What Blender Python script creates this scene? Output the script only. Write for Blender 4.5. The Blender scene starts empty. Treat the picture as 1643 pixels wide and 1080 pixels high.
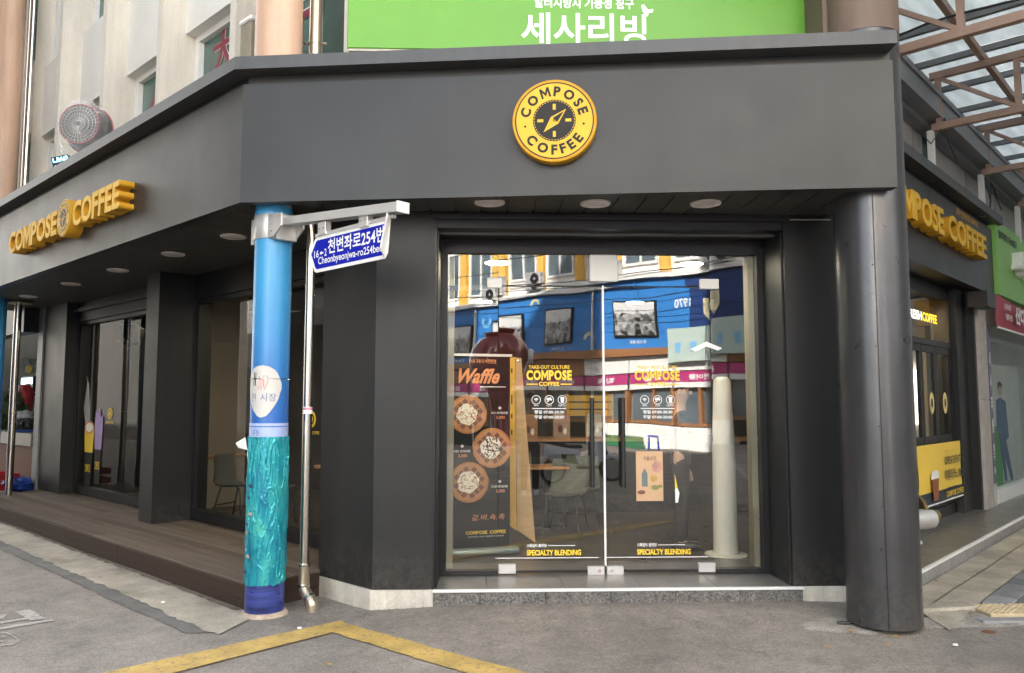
import bpy, math, random
from mathutils import Matrix, Vector, noise
R = math.radians
rnd = random.Random(7)
scene = bpy.context.scene
col = scene.collection

# ------------------------------------------------------------------ camera
cam_d = bpy.data.cameras.new('camera'); cam = bpy.data.objects.new('camera', cam_d); col.objects.link(cam)
cam.location = (0, 0, 1.6)
cam.rotation_euler = (R(90) + math.atan(104 / 1254), 0, -R(2.1))
cam_d.sensor_width = 36; cam_d.lens = 36 * 1254 / 1643
cam_d.clip_start = .05; cam_d.clip_end = 1000
scene.camera = cam

# ------------------------------------------------------------------ light
SUN_AZ = Vector((-.30, .954, 0)).normalized(); SUN_EL = R(28)
world = bpy.data.worlds.new('World'); scene.world = world; world.use_nodes = True
wn = world.node_tree; wn.nodes.clear()
sky = wn.nodes.new('ShaderNodeTexSky'); sky.sky_type = 'NISHITA'; sky.sun_disc = False
sky.sun_elevation = SUN_EL; sky.sun_rotation = math.atan2(SUN_AZ.x, SUN_AZ.y)
sky.air_density = 1.0; sky.dust_density = 2.5; sky.ozone_density = 1.0
hs = wn.nodes.new('ShaderNodeHueSaturation'); hs.inputs['Saturation'].default_value = .38
bg = wn.nodes.new('ShaderNodeBackground'); bg.inputs['Strength'].default_value = .13
wo = wn.nodes.new('ShaderNodeOutputWorld')
wn.links.new(sky.outputs[0], hs.inputs['Color']); wn.links.new(hs.outputs[0], bg.inputs['Color'])
wn.links.new(bg.outputs[0], wo.inputs['Surface'])
sl = bpy.data.lights.new('sun', 'SUN'); sl.energy = 5.0; sl.angle = R(.53); sl.color = (1, .95, .87)
so = bpy.data.objects.new('sun', sl); col.objects.link(so)
sdir = Vector((SUN_AZ.x * math.cos(SUN_EL), SUN_AZ.y * math.cos(SUN_EL), math.sin(SUN_EL)))
so.rotation_euler = sdir.to_track_quat('Z', 'Y').to_euler()
so.location = sdir * 60
vs = scene.view_settings
vs.view_transform = 'Standard'; vs.look = 'None'; vs.exposure = 2.9; vs.gamma = 1
scene.cycles.max_bounces = 10; scene.cycles.transparent_max_bounces = 24
scene.cycles.diffuse_bounces = 5; scene.cycles.glossy_bounces = 5
scene.cycles.sample_clamp_indirect = 6

# ------------------------------------------------------------------ materials
MATS = {}
def nodes(m):
    m.use_nodes = True
    nt = m.node_tree
    return nt, nt.nodes['Principled BSDF']
def mat(name, c, rough=.5, metal=0, var=.08, scale=3., bump=0., bscale=80., spec=.5, rvar=.0, stretch=None, fine=0., emit=0, coat=0, sub=0):
    """procedural principled material: large + fine tone variation, relief, gloss variation"""
    if name in MATS: return MATS[name]
    m = bpy.data.materials.new(name); MATS[name] = m
    nt, p = nodes(m); N = nt.nodes.new; L = nt.links.new
    p.inputs['Roughness'].default_value = rough; p.inputs['Metallic'].default_value = metal
    p.inputs['Specular IOR Level'].default_value = spec
    p.inputs['Coat Weight'].default_value = coat
    tc = N('ShaderNodeTexCoord'); mp = N('ShaderNodeMapping'); L(tc.outputs['Object'], mp.inputs['Vector'])
    if stretch: mp.inputs['Scale'].default_value = stretch
    n1 = N('ShaderNodeTexNoise'); n1.inputs['Scale'].default_value = scale; n1.inputs['Detail'].default_value = 6
    n1.inputs['Roughness'].default_value = .65
    L(mp.outputs[0], n1.inputs['Vector'])
    mr = N('ShaderNodeMapRange'); mr.inputs['From Min'].default_value = .3; mr.inputs['From Max'].default_value = .7
    mr.inputs['To Min'].default_value = 1 - var; mr.inputs['To Max'].default_value = 1 + var
    L(n1.outputs['Fac'], mr.inputs['Value'])
    mul = N('ShaderNodeVectorMath'); mul.operation = 'SCALE'; mul.inputs[0].default_value = c[:3]
    L(mr.outputs[0], mul.inputs['Scale'])
    out = mul.outputs[0]
    if fine:
        n3 = N('ShaderNodeTexNoise'); n3.inputs['Scale'].default_value = bscale * 1.7; n3.inputs['Detail'].default_value = 3
        L(mp.outputs[0], n3.inputs['Vector'])
        m3 = N('ShaderNodeMapRange'); m3.inputs['From Min'].default_value = .3; m3.inputs['From Max'].default_value = .7
        m3.inputs['To Min'].default_value = 1 - fine; m3.inputs['To Max'].default_value = 1 + fine
        L(n3.outputs['Fac'], m3.inputs['Value'])
        mu2 = N('ShaderNodeVectorMath'); mu2.operation = 'SCALE'; L(out, mu2.inputs[0]); L(m3.outputs[0], mu2.inputs['Scale'])
        out = mu2.outputs[0]
    L(out, p.inputs['Base Color'])
    if rvar:
        mr2 = N('ShaderNodeMapRange'); mr2.inputs['To Min'].default_value = max(.02, rough - rvar); mr2.inputs['To Max'].default_value = min(1, rough + rvar)
        n4 = N('ShaderNodeTexNoise'); n4.inputs['Scale'].default_value = scale * 2.3; n4.inputs['Detail'].default_value = 5
        L(mp.outputs[0], n4.inputs['Vector'])
        L(n4.outputs['Fac'], mr2.inputs['Value']); L(mr2.outputs[0], p.inputs['Roughness'])
    if bump:
        n2 = N('ShaderNodeTexNoise'); n2.inputs['Scale'].default_value = bscale; n2.inputs['Detail'].default_value = 4
        L(mp.outputs[0], n2.inputs['Vector'])
        b = N('ShaderNodeBump'); b.inputs['Strength'].default_value = bump; b.inputs['Distance'].default_value = .01
        L(n2.outputs['Fac'], b.inputs['Height']); L(b.outputs[0], p.inputs['Normal'])
    if emit:
        p.inputs['Emission Color'].default_value = (*c[:3], 1); p.inputs['Emission Strength'].default_value = emit
    return m
def glass(name, tint=(.93, .96, .95), refl=1.0, ior=1.52):
    m = bpy.data.materials.new(name); MATS[name] = m
    m.use_nodes = True; nt = m.node_tree; nt.nodes.clear(); N = nt.nodes.new; L = nt.links.new
    o = N('ShaderNodeOutputMaterial'); mx = N('ShaderNodeMixShader')
    t = N('ShaderNodeBsdfTransparent'); t.inputs[0].default_value = (*tint, 1)
    g = N('ShaderNodeBsdfGlossy'); g.inputs['Roughness'].default_value = 0.0; g.inputs['Color'].default_value = (1, 1, 1, 1)
    fr = N('ShaderNodeFresnel'); fr.inputs['IOR'].default_value = ior
    ge = N('ShaderNodeNewGeometry')
    # slight waviness of float glass
    tc = N('ShaderNodeTexCoord'); n = N('ShaderNodeTexNoise'); n.inputs['Scale'].default_value = 1.1; n.inputs['Detail'].default_value = 1
    L(tc.outputs['Object'], n.inputs['Vector'])
    b = N('ShaderNodeBump'); b.inputs['Strength'].default_value = .13; b.inputs['Distance'].default_value = .02
    L(n.outputs['Fac'], b.inputs['Height']); L(b.outputs[0], g.inputs['Normal'])
    mu = N('ShaderNodeMath'); mu.operation = 'MULTIPLY'; mu.inputs[1].default_value = refl; mu.use_clamp = True
    L(fr.outputs[0], mu.inputs[0]); L(mu.outputs[0], mx.inputs['Fac'])
    L(t.outputs[0], mx.inputs[1]); L(g.outputs[0], mx.inputs[2]); L(mx.outputs[0], o.inputs['Surface'])
    return m

CH = (.0235, .0246, .0258)
M_panel = mat('charcoal_panel', CH, .40, 0, .12, 1.2, .02, 300, .38, .07)
M_panel2 = mat('charcoal_pier', (.016, .0167, .0175), .45, 0, .12, 1.4, .02, 300, .35, .08)
M_cap = mat('charcoal_cap', (.055, .057, .060), .45, 0, .08, 2.0)
M_frame = mat('charcoal_frame', (.018, .018, .0195), .4, .3, .08, 3)
M_slat = mat('soffit_slat_grey', (.045, .045, .04), .55, 0, .10, 3)
M_black = mat('black_plastic', (.012, .012, .013), .45, 0, .1, 6)
M_yellow = mat('sign_yellow', (.54, .28, .02), .5, 0, .05, 4, spec=.2)
M_yellowface = mat('sign_yellow_face', (.68, .42, .05), .5, 0, .04, 4, spec=.15)
M_printyel = mat('print_yellow', (.85, .58, .04), .5, 0, .03)
M_white = mat('white_paint', (.74, .74, .72), .45, 0, .04, 5)
M_print = mat('print_white', (.82, .82, .8), .5, 0, .02)
M_dark = mat('print_dark', (.014, .014, .013), .5, 0, .05, spec=.3)
M_steel = mat('stainless', (.62, .60, .57), .18, 1, .08, 4, 0, 80, .5, .08, (1, 1, .15))
M_alu = mat('brushed_aluminium', (.62, .61, .60), .38, .6, .05, 6)
M_cream = mat('cream_wall', (.66, .635, .57), .8, 0, .10, 1.3, .15, 40, .3, 0, (1, 1, .5), .05)
M_creamfin = mat('cream_fin', (.62, .585, .51), .8, 0, .10, 1.5, .15, 40, .3, 0, (1, 1, .5), .05)
M_peach = mat('peach_paint', (.54, .355, .25), .5, 0, .07, 2.5, .05, 30, .4, 0, (1, 1, .6), .03)
M_stone = mat('concrete_light', (.55, .52, .46), .85, 0, .14, 3, .3, 60, .3, 0, None, .12)
M_glass = glass('window_glass', (.86, .88, .86), .55)
M_glassdim = glass('alley_glass', (.88, .90, .88), .30)
M_doorglass = glass('door_glass', (.92, .94, .92), 2.7)
M_wood = mat('table_wood', (.45, .23, .09), .4, 0, .15, 3, 0, 80, .5, 0, (1, 12, 12))

def weather(m, streak=.10, dust=0., dcol=(.16, .135, .11), dz=.55, wave=0.):
    """rain streaks, splash dust near the ground and slight buckling of sheet, all in world space"""
    nt = m.node_tree; p = nt.nodes['Principled BSDF']; N = nt.nodes.new; L = nt.links.new; src = p.inputs['Base Color'].links[0].from_socket
    g = N('ShaderNodeNewGeometry'); mp = N('ShaderNodeMapping'); mp.inputs['Scale'].default_value = (7, 7, .45); L(g.outputs['Position'], mp.inputs[0])
    n = N('ShaderNodeTexNoise'); n.inputs['Scale'].default_value = 1.6; n.inputs['Detail'].default_value = 6; n.inputs['Roughness'].default_value = .7; L(mp.outputs[0], n.inputs['Vector'])
    r = N('ShaderNodeMapRange'); r.inputs[1].default_value = .35; r.inputs[2].default_value = .7; r.inputs[3].default_value = 1 + streak * .6; r.inputs[4].default_value = 1 - streak; L(n.outputs['Fac'], r.inputs[0])
    v = N('ShaderNodeVectorMath'); v.operation = 'SCALE'; L(src, v.inputs[0]); L(r.outputs[0], v.inputs['Scale']); out = v.outputs[0]
    if dust:
        sx = N('ShaderNodeSeparateXYZ'); L(g.outputs['Position'], sx.inputs[0]); z = N('ShaderNodeMapRange'); z.inputs[1].default_value = dz; z.inputs[2].default_value = .0; z.inputs[3].default_value = 0; z.inputs[4].default_value = 1; L(sx.outputs[2], z.inputs[0])
        n2 = N('ShaderNodeTexNoise'); n2.inputs['Scale'].default_value = 11; n2.inputs['Detail'].default_value = 8; n2.inputs['Roughness'].default_value = .8; L(g.outputs['Position'], n2.inputs['Vector'])
        r2 = N('ShaderNodeMapRange'); r2.inputs[1].default_value = .42; r2.inputs[2].default_value = .75; L(n2.outputs['Fac'], r2.inputs[0])
        mu = N('ShaderNodeMath'); mu.operation = 'MULTIPLY'; L(z.outputs[0], mu.inputs[0]); L(r2.outputs[0], mu.inputs[1]); mu2 = N('ShaderNodeMath'); mu2.operation = 'MULTIPLY'; mu2.inputs[1].default_value = dust; L(mu.outputs[0], mu2.inputs[0])
        mx = N('ShaderNodeMix'); mx.data_type = 'RGBA'; mx.inputs[7].default_value = (*dcol, 1); L(mu2.outputs[0], mx.inputs[0]); L(out, mx.inputs[6]); out = mx.outputs[2]
    L(out, p.inputs['Base Color'])
    if wave:
        n3 = N('ShaderNodeTexNoise'); n3.inputs['Scale'].default_value = 1.7; n3.inputs['Detail'].default_value = 2; L(g.outputs['Position'], n3.inputs['Vector'])
        b = N('ShaderNodeBump'); b.inputs['Strength'].default_value = wave; b.inputs['Distance'].default_value = .05; L(n3.outputs['Fac'], b.inputs['Height'])
        old = p.inputs['Normal'].links
        if old: L(old[0].from_socket, b.inputs['Normal'])
        L(b.outputs[0], p.inputs['Normal'])
weather(M_panel, .06, 0, wave=.10); weather(M_panel2, .10, .55, wave=.06); weather(M_cap, .14)
weather(M_cream, .08); weather(M_creamfin, .08); weather(M_peach, .14); weather(M_stone, .18, .5, (.20, .16, .12), .12)

# ------------------------------------------------------------------ mesh builder
class MB:
    def __init__(s): s.v = []; s.f = []; s.m = []; s.sm = []
    def add(s, vs, fs, mi=0, smooth=False):
        o = len(s.v); s.v += [tuple(v) for v in vs]
        for f in fs: s.f.append([i + o for i in f]); s.m.append(mi); s.sm.append(smooth)
        return s
    def box(s, x0, x1, y0, y1, z0, z1, mi=0, M=None, bev=0):
        if bev:
            b = bev
            pts = []; fs = []
            # chamfered box : 24 verts
            X, Y, Z = (x0, x1), (y0, y1), (z0, z1); idx = {}
            for i in (0, 1):
                for j in (0, 1):
                    for k in (0, 1):
                        c = (X[i], Y[j], Z[k]); sx, sy, sz = (1 - 2 * i) * b, (1 - 2 * j) * b, (1 - 2 * k) * b
                        for a, d in (('x', (0, sy, sz)), ('y', (sx, 0, sz)), ('z', (sx, sy, 0))):
                            idx[(i, j, k, a)] = len(pts); pts.append(tuple(c[q] + d[q] for q in range(3)))
            I = lambda i, j, k, a: idx[(i, j, k, a)]
            for i in (0, 1):
                q = [I(i, 0, 0, 'x'), I(i, 1, 0, 'x'), I(i, 1, 1, 'x'), I(i, 0, 1, 'x')]; fs.append(q if i else q[::-1])
                q = [I(0, i, 0, 'y'), I(0, i, 1, 'y'), I(1, i, 1, 'y'), I(1, i, 0, 'y')]; fs.append(q if i else q[::-1])
                q = [I(0, 0, i, 'z'), I(1, 0, i, 'z'), I(1, 1, i, 'z'), I(0, 1, i, 'z')]; fs.append(q if i else q[::-1])
            for i in (0, 1):
                for j in (0, 1):
                    fs.append([I(i, j, 0, 'x'), I(i, j, 0, 'y'), I(i, j, 1, 'y'), I(i, j, 1, 'x')])
                    fs.append([I(i, 0, j, 'x'), I(i, 0, j, 'z'), I(i, 1, j, 'z'), I(i, 1, j, 'x')])
                    fs.append([I(0, i, j, 'y'), I(0, i, j, 'z'), I(1, i, j, 'z'), I(1, i, j, 'y')])
            for i in (0, 1):
                for j in (0, 1):
                    for k in (0, 1): fs.append([I(i, j, k, 'x'), I(i, j, k, 'y'), I(i, j, k, 'z')])
            vs = pts
        else:
            vs = [(x0, y0, z0), (x1, y0, z0), (x1, y1, z0), (x0, y1, z0), (x0, y0, z1), (x1, y0, z1), (x1, y1, z1), (x0, y1, z1)]
            fs = [(0, 3, 2, 1), (4, 5, 6, 7), (0, 1, 5, 4), (1, 2, 6, 5), (2, 3, 7, 6), (3, 0, 4, 7)]
        if M is not None: vs = [tuple(M @ Vector(v)) for v in vs]
        return s.add(vs, fs, mi)
    def prism(s, poly, z0, z1, mi=0, M=None):
        """poly: (x,y) outline, extruded along z"""
        n = len(poly); vs = [(x, y, z0) for x, y in poly] + [(x, y, z1) for x, y in poly]
        fs = [list(range(n))[::-1], list(range(n, 2 * n))] + [(i, (i + 1) % n, n + (i + 1) % n, n + i) for i in range(n)]
        if M is not None: vs = [tuple(M @ Vector(v)) for v in vs]
        return s.add(vs, fs, mi)
    def face_prism(s, poly, y0, y1, mi=0, M=None):
        """poly: (x,z) outline, extruded along y (front at y0)"""
        n = len(poly); vs = [(x, y0, z) for x, z in poly] + [(x, y1, z) for x, z in poly]
        fs = [list(range(n)), list(range(n, 2 * n))[::-1]] + [(i, n + i, n + (i + 1) % n, (i + 1) % n) for i in range(n)]
        if M is not None: vs = [tuple(M @ Vector(v)) for v in vs]
        return s.add(vs, fs, mi)
    def tube(s, path, r, n=12, mi=0, caps=True, smooth=True):
        path = [Vector(p) for p in path]; rs = r if isinstance(r, (list, tuple)) else [r] * len(path)
        vs = []; up = None
        for i, p in enumerate(path):
            d = (path[min(i + 1, len(path) - 1)] - path[max(i - 1, 0)])
            d = d.normalized() if d.length > 1e-9 else Vector((0, 0, 1))
            if up is None: up = Vector((0, 0, 1)) if abs(d.z) < .9 else Vector((1, 0, 0))
            a = (up - d * up.dot(d)).normalized(); b = d.cross(a); up = a
            for k in range(n):
                t = 2 * math.pi * k / n; vs.append(p + (a * math.cos(t) + b * math.sin(t)) * rs[i])
        fs = []
        for i in range(len(path) - 1):
            for k in range(n): fs.append((i * n + k, i * n + (k + 1) % n, (i + 1) * n + (k + 1) % n, (i + 1) * n + k))
        s.add(vs, fs, mi, smooth)
        if caps:
            o = len(s.v) - len(vs); m = len(path) - 1
            s.f.append([o + k for k in range(n)][::-1]); s.m.append(mi); s.sm.append(False)
            s.f.append([o + m * n + k for k in range(n)]); s.m.append(mi); s.sm.append(False)
        return s
    def lathe(s, prof, c=(0, 0, 0), n=32, mi=0, M=None, smooth=True):
        """prof: (radius, z) list, revolved about z through c"""
        vs = []
        for r, z in prof:
            for k in range(n):
                t = 2 * math.pi * k / n; vs.append(Vector((c[0] + r * math.cos(t), c[1] + r * math.sin(t), c[2] + z)))
        fs = []
        for i in range(len(prof) - 1):
            for k in range(n): fs.append((i * n + k, i * n + (k + 1) % n, (i + 1) * n + (k + 1) % n, (i + 1) * n + k))
        if prof[0][0] > 1e-6: fs.append(list(range(n))[::-1])
        if prof[-1][0] > 1e-6: fs.append([(len(prof) - 1) * n + k for k in range(n)])
        if M is not None: vs = [M @ v for v in vs]
        return s.add(vs, fs, mi, smooth)
    def mesh(s, name, mats, base=(0, 0, 0), frame=None):
        me = bpy.data.meshes.new(name)
        vs = [(v[0] - base[0], v[1] - base[1], v[2] - base[2]) for v in s.v]
        me.from_pydata(vs, [], s.f); me.update()
        for m in (mats if isinstance(mats, (list, tuple)) else [mats]): me.materials.append(m)
        me.polygons.foreach_set('material_index', s.m); me.polygons.foreach_set('use_smooth', s.sm)
        if any(s.sm): me.set_sharp_from_angle(angle=R(40))
        return me

FR = {'F': 0.0, 'O': R(225), 'L': R(-45), 'R': R(45), 'A': math.atan2(-.1268, .9919)}   # frames: x to the viewer's right, y inward
def fpt(fr, p):
    a = FR[fr]; c, s = math.cos(a), math.sin(a)
    return Vector((p[0] * c - p[1] * s, p[0] * s + p[1] * c, p[2]))
class T:
    """a thing: an Empty at its base; its parts are given in frame coordinates"""
    def __init__(s, name, label, cat, base=(0, 0, 0), fr='F', group=None, rot=None):
        o = bpy.data.objects.new(name, None); col.objects.link(o); o.empty_display_size = .1
        o.location = fpt(fr, base) if rot is None else base; o.rotation_euler = (0, 0, FR[fr] if rot is None else rot)
        o['label'] = label; o['category'] = cat
        if group: o['group'] = group
        s.o = o; s.base = Vector(base) if rot is None else Vector((0, 0, 0)); s.fr = fr
    def part(s, name, mb, mats, parent=None, label=None):
        me = mb if isinstance(mb, bpy.types.Mesh) else mb.mesh(name, mats, s.base)
        o = bpy.data.objects.new(name, me); col.objects.link(o); o.parent = parent or s.o
        if label: o['label'] = label
        return o
    def box(s, name, x0, x1, y0, y1, z0, z1, m, parent=None, bev=0, label=None):
        return s.part(name, MB().box(x0, x1, y0, y1, z0, z1, bev=bev), m, parent, label)
    def text(s, name, body, m, x, y, z, w, h, parent=None, ext=0, off=0, align='L', label=None, flip=False):
        """lettering on a plane facing -y, lower left (L) or centre (C) at x,z ; scaled to w,h"""
        me = text_mesh(body, w, h, ext, off)
        dx = -w / 2 if align == 'C' else 0
        for v in me.vertices:
            X, Y, Z = v.co
            v.co = (x + dx + X - s.base.x, y - Z - s.base.y, z + Y - s.base.z)
        me.update(); me.materials.clear(); me.materials.append(m)
        return s.part(name, me, m, parent, label)
def single(name, mb, mats, label, cat, base=(0, 0, 0), fr='F', group=None, kind=None):
    me = mb.mesh(name, mats, base); o = bpy.data.objects.new(name, me); col.objects.link(o)
    o.location = fpt(fr, base); o.rotation_euler = (0, 0, FR[fr])
    if label: o['label'] = label
    if cat: o['category'] = cat
    if group: o['group'] = group
    if kind: o['kind'] = kind
    return o
def piece(name, me, parent, loc, rot=(0, 0, 0), sc=(1, 1, 1)):
    o = bpy.data.objects.new(name, me); col.objects.link(o); o.parent = parent
    o.location = loc; o.rotation_euler = rot; o.scale = sc
    return o
TXT = {}
M_OUT = [(0, 0), (.2, 0), (.2, .60), (.475, .14), (.75, .60), (.75, 0), (.95, 0), (.95, 1), (.74, 1), (.475, .54), (.21, 1), (0, 1)]
def bold_caps(body, w, h, ext, off):
    """heavy capitals set letter by letter (the M is drawn by hand: a thickened M closes up)"""
    vs, fs, x = [], [], 0.
    for ch in body:
        if ch == ' ': x += .35; continue
        o = len(vs)
        if ch == 'M':
            n = len(M_OUT); cv = [(a, b, 0.) for a, b in M_OUT]; cf = [tuple(range(n))]
            if ext: cv += [(a, b, 1.) for a, b in M_OUT]; cf = [tuple(range(n))[::-1], tuple(range(n, 2 * n))] + [(i, (i + 1) % n, n + (i + 1) % n, n + i) for i in range(n)]
        else:
            me = text_mesh(ch, None, 1., 1. if ext else 0, off); cv = [tuple(v.co) for v in me.vertices]; cf = [tuple(p.vertices) for p in me.polygons]; bpy.data.meshes.remove(me)
        vs += [(a + x, b, c) for a, b, c in cv]; fs += [tuple(i + o for i in f) for f in cf]; x += max(a for a, b, c in cv) + .08
    W = x - .08; sy = h or (w / W); sx = (w / W) if w else sy
    me = bpy.data.meshes.new('t'); me.from_pydata([(a * sx, b * sy, c * ext) for a, b, c in vs], [], fs); me.update(); return me
def text_mesh(body, w=None, h=None, ext=0, off=0, shear=0):
    if 'M' in body and off > .015 and body.isascii() and (h or w): return bold_caps(body, w, h, ext, off)
    cu = bpy.data.curves.new('t', 'FONT'); cu.body = body; cu.size = 1; cu.offset = off; cu.resolution_u = 3; cu.shear = shear
    cu.fill_mode = 'FRONT' if not ext else 'BOTH'
    if ext: cu.extrude = .5
    ob = bpy.data.objects.new('t', cu)
    me = bpy.data.meshes.new_from_object(ob)
    bpy.data.objects.remove(ob); bpy.data.curves.remove(cu)
    if len(me.vertices):
        xs = [v.co.x for v in me.vertices]; ys = [v.co.y for v in me.vertices]
        x0, x1, y0, y1 = min(xs), max(xs), min(ys), max(ys)
        sx = w / (x1 - x0) if w else None; sy = h / (y1 - y0) if h else None
        sx = sx or sy or 1; sy = sy or sx
        for v in me.vertices:
            v.co = ((v.co.x - x0) * sx, (v.co.y - y0) * sy, (v.co.z + .5) * ext if ext else 0)
    return me
def kind(o, k='structure'): o['kind'] = k; return o
def sstep(a, b, x):
    t = max(0, min(1, (x - a) / (b - a))); return t * t * (3 - 2 * t)
def gz(x, y):
    """height of the street"""
    z = -.045 - .02 * sstep(6, 1, y)
    z += .045 * sstep(5.6, 6.35, y) * sstep(-1.1, .1, x) * (1 - .4 * sstep(2.6, 3.4, x))
    z += .006 * noise.noise((x * .6, y * .6, 0)) + .003 * noise.noise((x * 2.1, y * 2.1, 3))
    return z
def drape(mb, c, off, n=12, m=4, mi=0, jit=0):
    """bilinear patch over four corners laid on the street"""
    vs = []
    for i in range(n + 1):
        for j in range(m + 1):
            u, v = i / n, j / m
            x = (1 - u) * (1 - v) * c[0][0] + u * (1 - v) * c[1][0] + u * v * c[2][0] + (1 - u) * v * c[3][0]
            y = (1 - u) * (1 - v) * c[0][1] + u * (1 - v) * c[1][1] + u * v * c[2][1] + (1 - u) * v * c[3][1]
            if jit and j in (0, m): dq = jit * (noise.noise((x * 9, y * 9, j)) + .7 * noise.noise((x * 31, y * 31, j))); x += dq * .7; y += dq
            vs.append((x, y, gz(x, y) + off))
    fs = [(i * (m + 1) + j, (i + 1) * (m + 1) + j, (i + 1) * (m + 1) + j + 1, i * (m + 1) + j + 1) for i in range(n) for j in range(m)]
    return mb.add(vs, fs, mi, True)

S2 = math.sqrt(.5)
def LW(t, o): return ((o - t) * S2, (o + t) * S2)          # left facade: t along the street, o inward
def RW(t, o): return ((t - o) * S2, (t + o) * S2)          # right facade
def xf(mb, fr):
    a = FR[fr]; c, s = math.cos(a), math.sin(a)
    mb.v = [(x * c - y * s, x * s + y * c, z) for x, y, z in mb.v]
    return mb

# ================================================================== SETTING
def asphalt():
    m = bpy.data.materials.new('asphalt'); nt, p = nodes(m); N = nt.nodes.new; L = nt.links.new
    g = N('ShaderNodeNewGeometry')
    def nz(sc, det=5, ro=.6):
        n = N('ShaderNodeTexNoise'); n.inputs['Scale'].default_value = sc; n.inputs['Detail'].default_value = det
        n.inputs['Roughness'].default_value = ro; L(g.outputs['Position'], n.inputs['Vector']); return n.outputs['Fac']
    def rng(v, a, b, c, d):
        r = N('ShaderNodeMapRange'); r.inputs[1].default_value = a; r.inputs[2].default_value = b
        r.inputs[3].default_value = c; r.inputs[4].default_value = d; L(v, r.inputs[0]); return r.outputs[0]
    def mth(op, a, b):
        q = N('ShaderNodeMath'); q.operation = op
        for i, v in ((0, a), (1, b)):
            if isinstance(v, (int, float)): q.inputs[i].default_value = v
            else: L(v, q.inputs[i])
        return q.outputs[0]
    vo = N('ShaderNodeTexVoronoi'); vo.inputs['Scale'].default_value = 85; L(g.outputs['Position'], vo.inputs['Vector'])
    sp = N('ShaderNodeSeparateColor'); L(vo.outputs['Color'], sp.inputs[0])
    tone = mth('MULTIPLY', rng(nz(.7), .3, .7, .82, 1.18), rng(nz(6), .3, .7, .86, 1.14))
    tone = mth('MULTIPLY', tone, rng(nz(170, 3), .3, .7, .72, 1.3))
    tone = mth('MULTIPLY', tone, rng(sp.outputs[0], 0, 1, .80, 1.2))
    mix = N('ShaderNodeMix'); mix.data_type = 'RGBA'
    L(rng(nz(1.3, 6, .7), .35, .68, 0, 1), mix.inputs['Factor'])
    mix.inputs[6].default_value = (.198, .176, .154, 1); mix.inputs[7].default_value = (.268, .238, .205, 1)
    # pale dusty scuffs
    mix2 = N('ShaderNodeMix'); mix2.data_type = 'RGBA'; mix2.inputs[7].default_value = (.40, .375, .335, 1)
    L(mix.outputs[2], mix2.inputs[6]); L(mth('MULTIPLY', rng(nz(2.6, 9, .8), .62, .74, 0, 1), .55), mix2.inputs['Factor'])
    vc = N('ShaderNodeTexVoronoi'); vc.feature = 'DISTANCE_TO_EDGE'; vc.inputs['Scale'].default_value = .55
    wv = N('ShaderNodeVectorMath'); wv.operation = 'ADD'; nn = N('ShaderNodeTexNoise'); nn.inputs['Scale'].default_value = 3.5; nn.inputs['Detail'].default_value = 6
    L(g.outputs['Position'], nn.inputs['Vector']); L(g.outputs['Position'], wv.inputs[0]); sv = N('ShaderNodeVectorMath'); sv.operation = 'SCALE'; sv.inputs['Scale'].default_value = .5; L(nn.outputs['Color'], sv.inputs[0]); L(sv.outputs[0], wv.inputs[1]); L(wv.outputs[0], vc.inputs['Vector'])
    crack = rng(vc.outputs['Distance'], .0, .005, .74, 1)
    stain = rng(nz(1.9, 7, .7), .60, .72, 1, .68)
    tone = mth('MULTIPLY', tone, mth('MULTIPLY', crack, stain))
    sc = N('ShaderNodeVectorMath'); sc.operation = 'SCALE'; L(mix2.outputs[2], sc.inputs[0]); L(tone, sc.inputs['Scale'])
    L(sc.outputs[0], p.inputs['Base Color']); p.inputs['Roughness'].default_value = .88
    b = N('ShaderNodeBump'); b.inputs['Strength'].default_value = .55; b.inputs['Distance'].default_value = .006
    L(mth('ADD', nz(150, 3), mth('MULTIPLY', vo.outputs['Distance'], .6)), b.inputs['Height']); L(b.outputs[0], p.inputs['Normal'])
    return m
M_asphalt = asphalt()
def axis(lo, hi, step, far=(220, 120, 60, 30, 20, 15)):
    a = []; x = lo
    while x < hi + 1e-6: a.append(x); x += step
    return sorted([-f for f in far if -f < lo - 1] + a + [f for f in far if f > hi + 1])
gx = axis(-9, 10, .16); gy = axis(-4, 12.5, .16)
mb = MB(); mb.add([(x, y, gz(x, y)) for y in gy for x in gx],
                  [(j * len(gx) + i, j * len(gx) + i + 1, (j + 1) * len(gx) + i + 1, (j + 1) * len(gx) + i) for j in range(len(gy) - 1) for i in range(len(gx) - 1)], 0, True)
single('ground', mb, M_asphalt, 'grey brown asphalt street with pale dusty scuffs', None, kind='structure')

M_conc = mat('pavement_concrete', (.36, .325, .265), .9, 0, .32, 2.2, .5, 45, .2, 0, None, .16)
M_concd = mat('gutter_concrete', (.16, .155, .142), .9, 0, .2, 3, .5, 45, .2, 0, None, .15)
mb = MB(); drape(mb, [LW(5.35, 2.72), LW(16, 2.8), LW(16, 3.45), LW(5.75, 3.4)], .010, 160, 5, jit=.03)
single('pavement_strip', mb, M_conc, 'worn pale concrete strip along the wooden deck', None, kind='structure')
mb = MB(); drape(mb, [LW(5.55, 2.60), LW(16, 2.66), LW(16, 2.81), LW(5.45, 2.745)], .006, 160, 2, jit=.03)
single('gutter', mb, M_concd, 'dark weathered gutter band beside the pale concrete strip', None, kind='structure')

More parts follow.
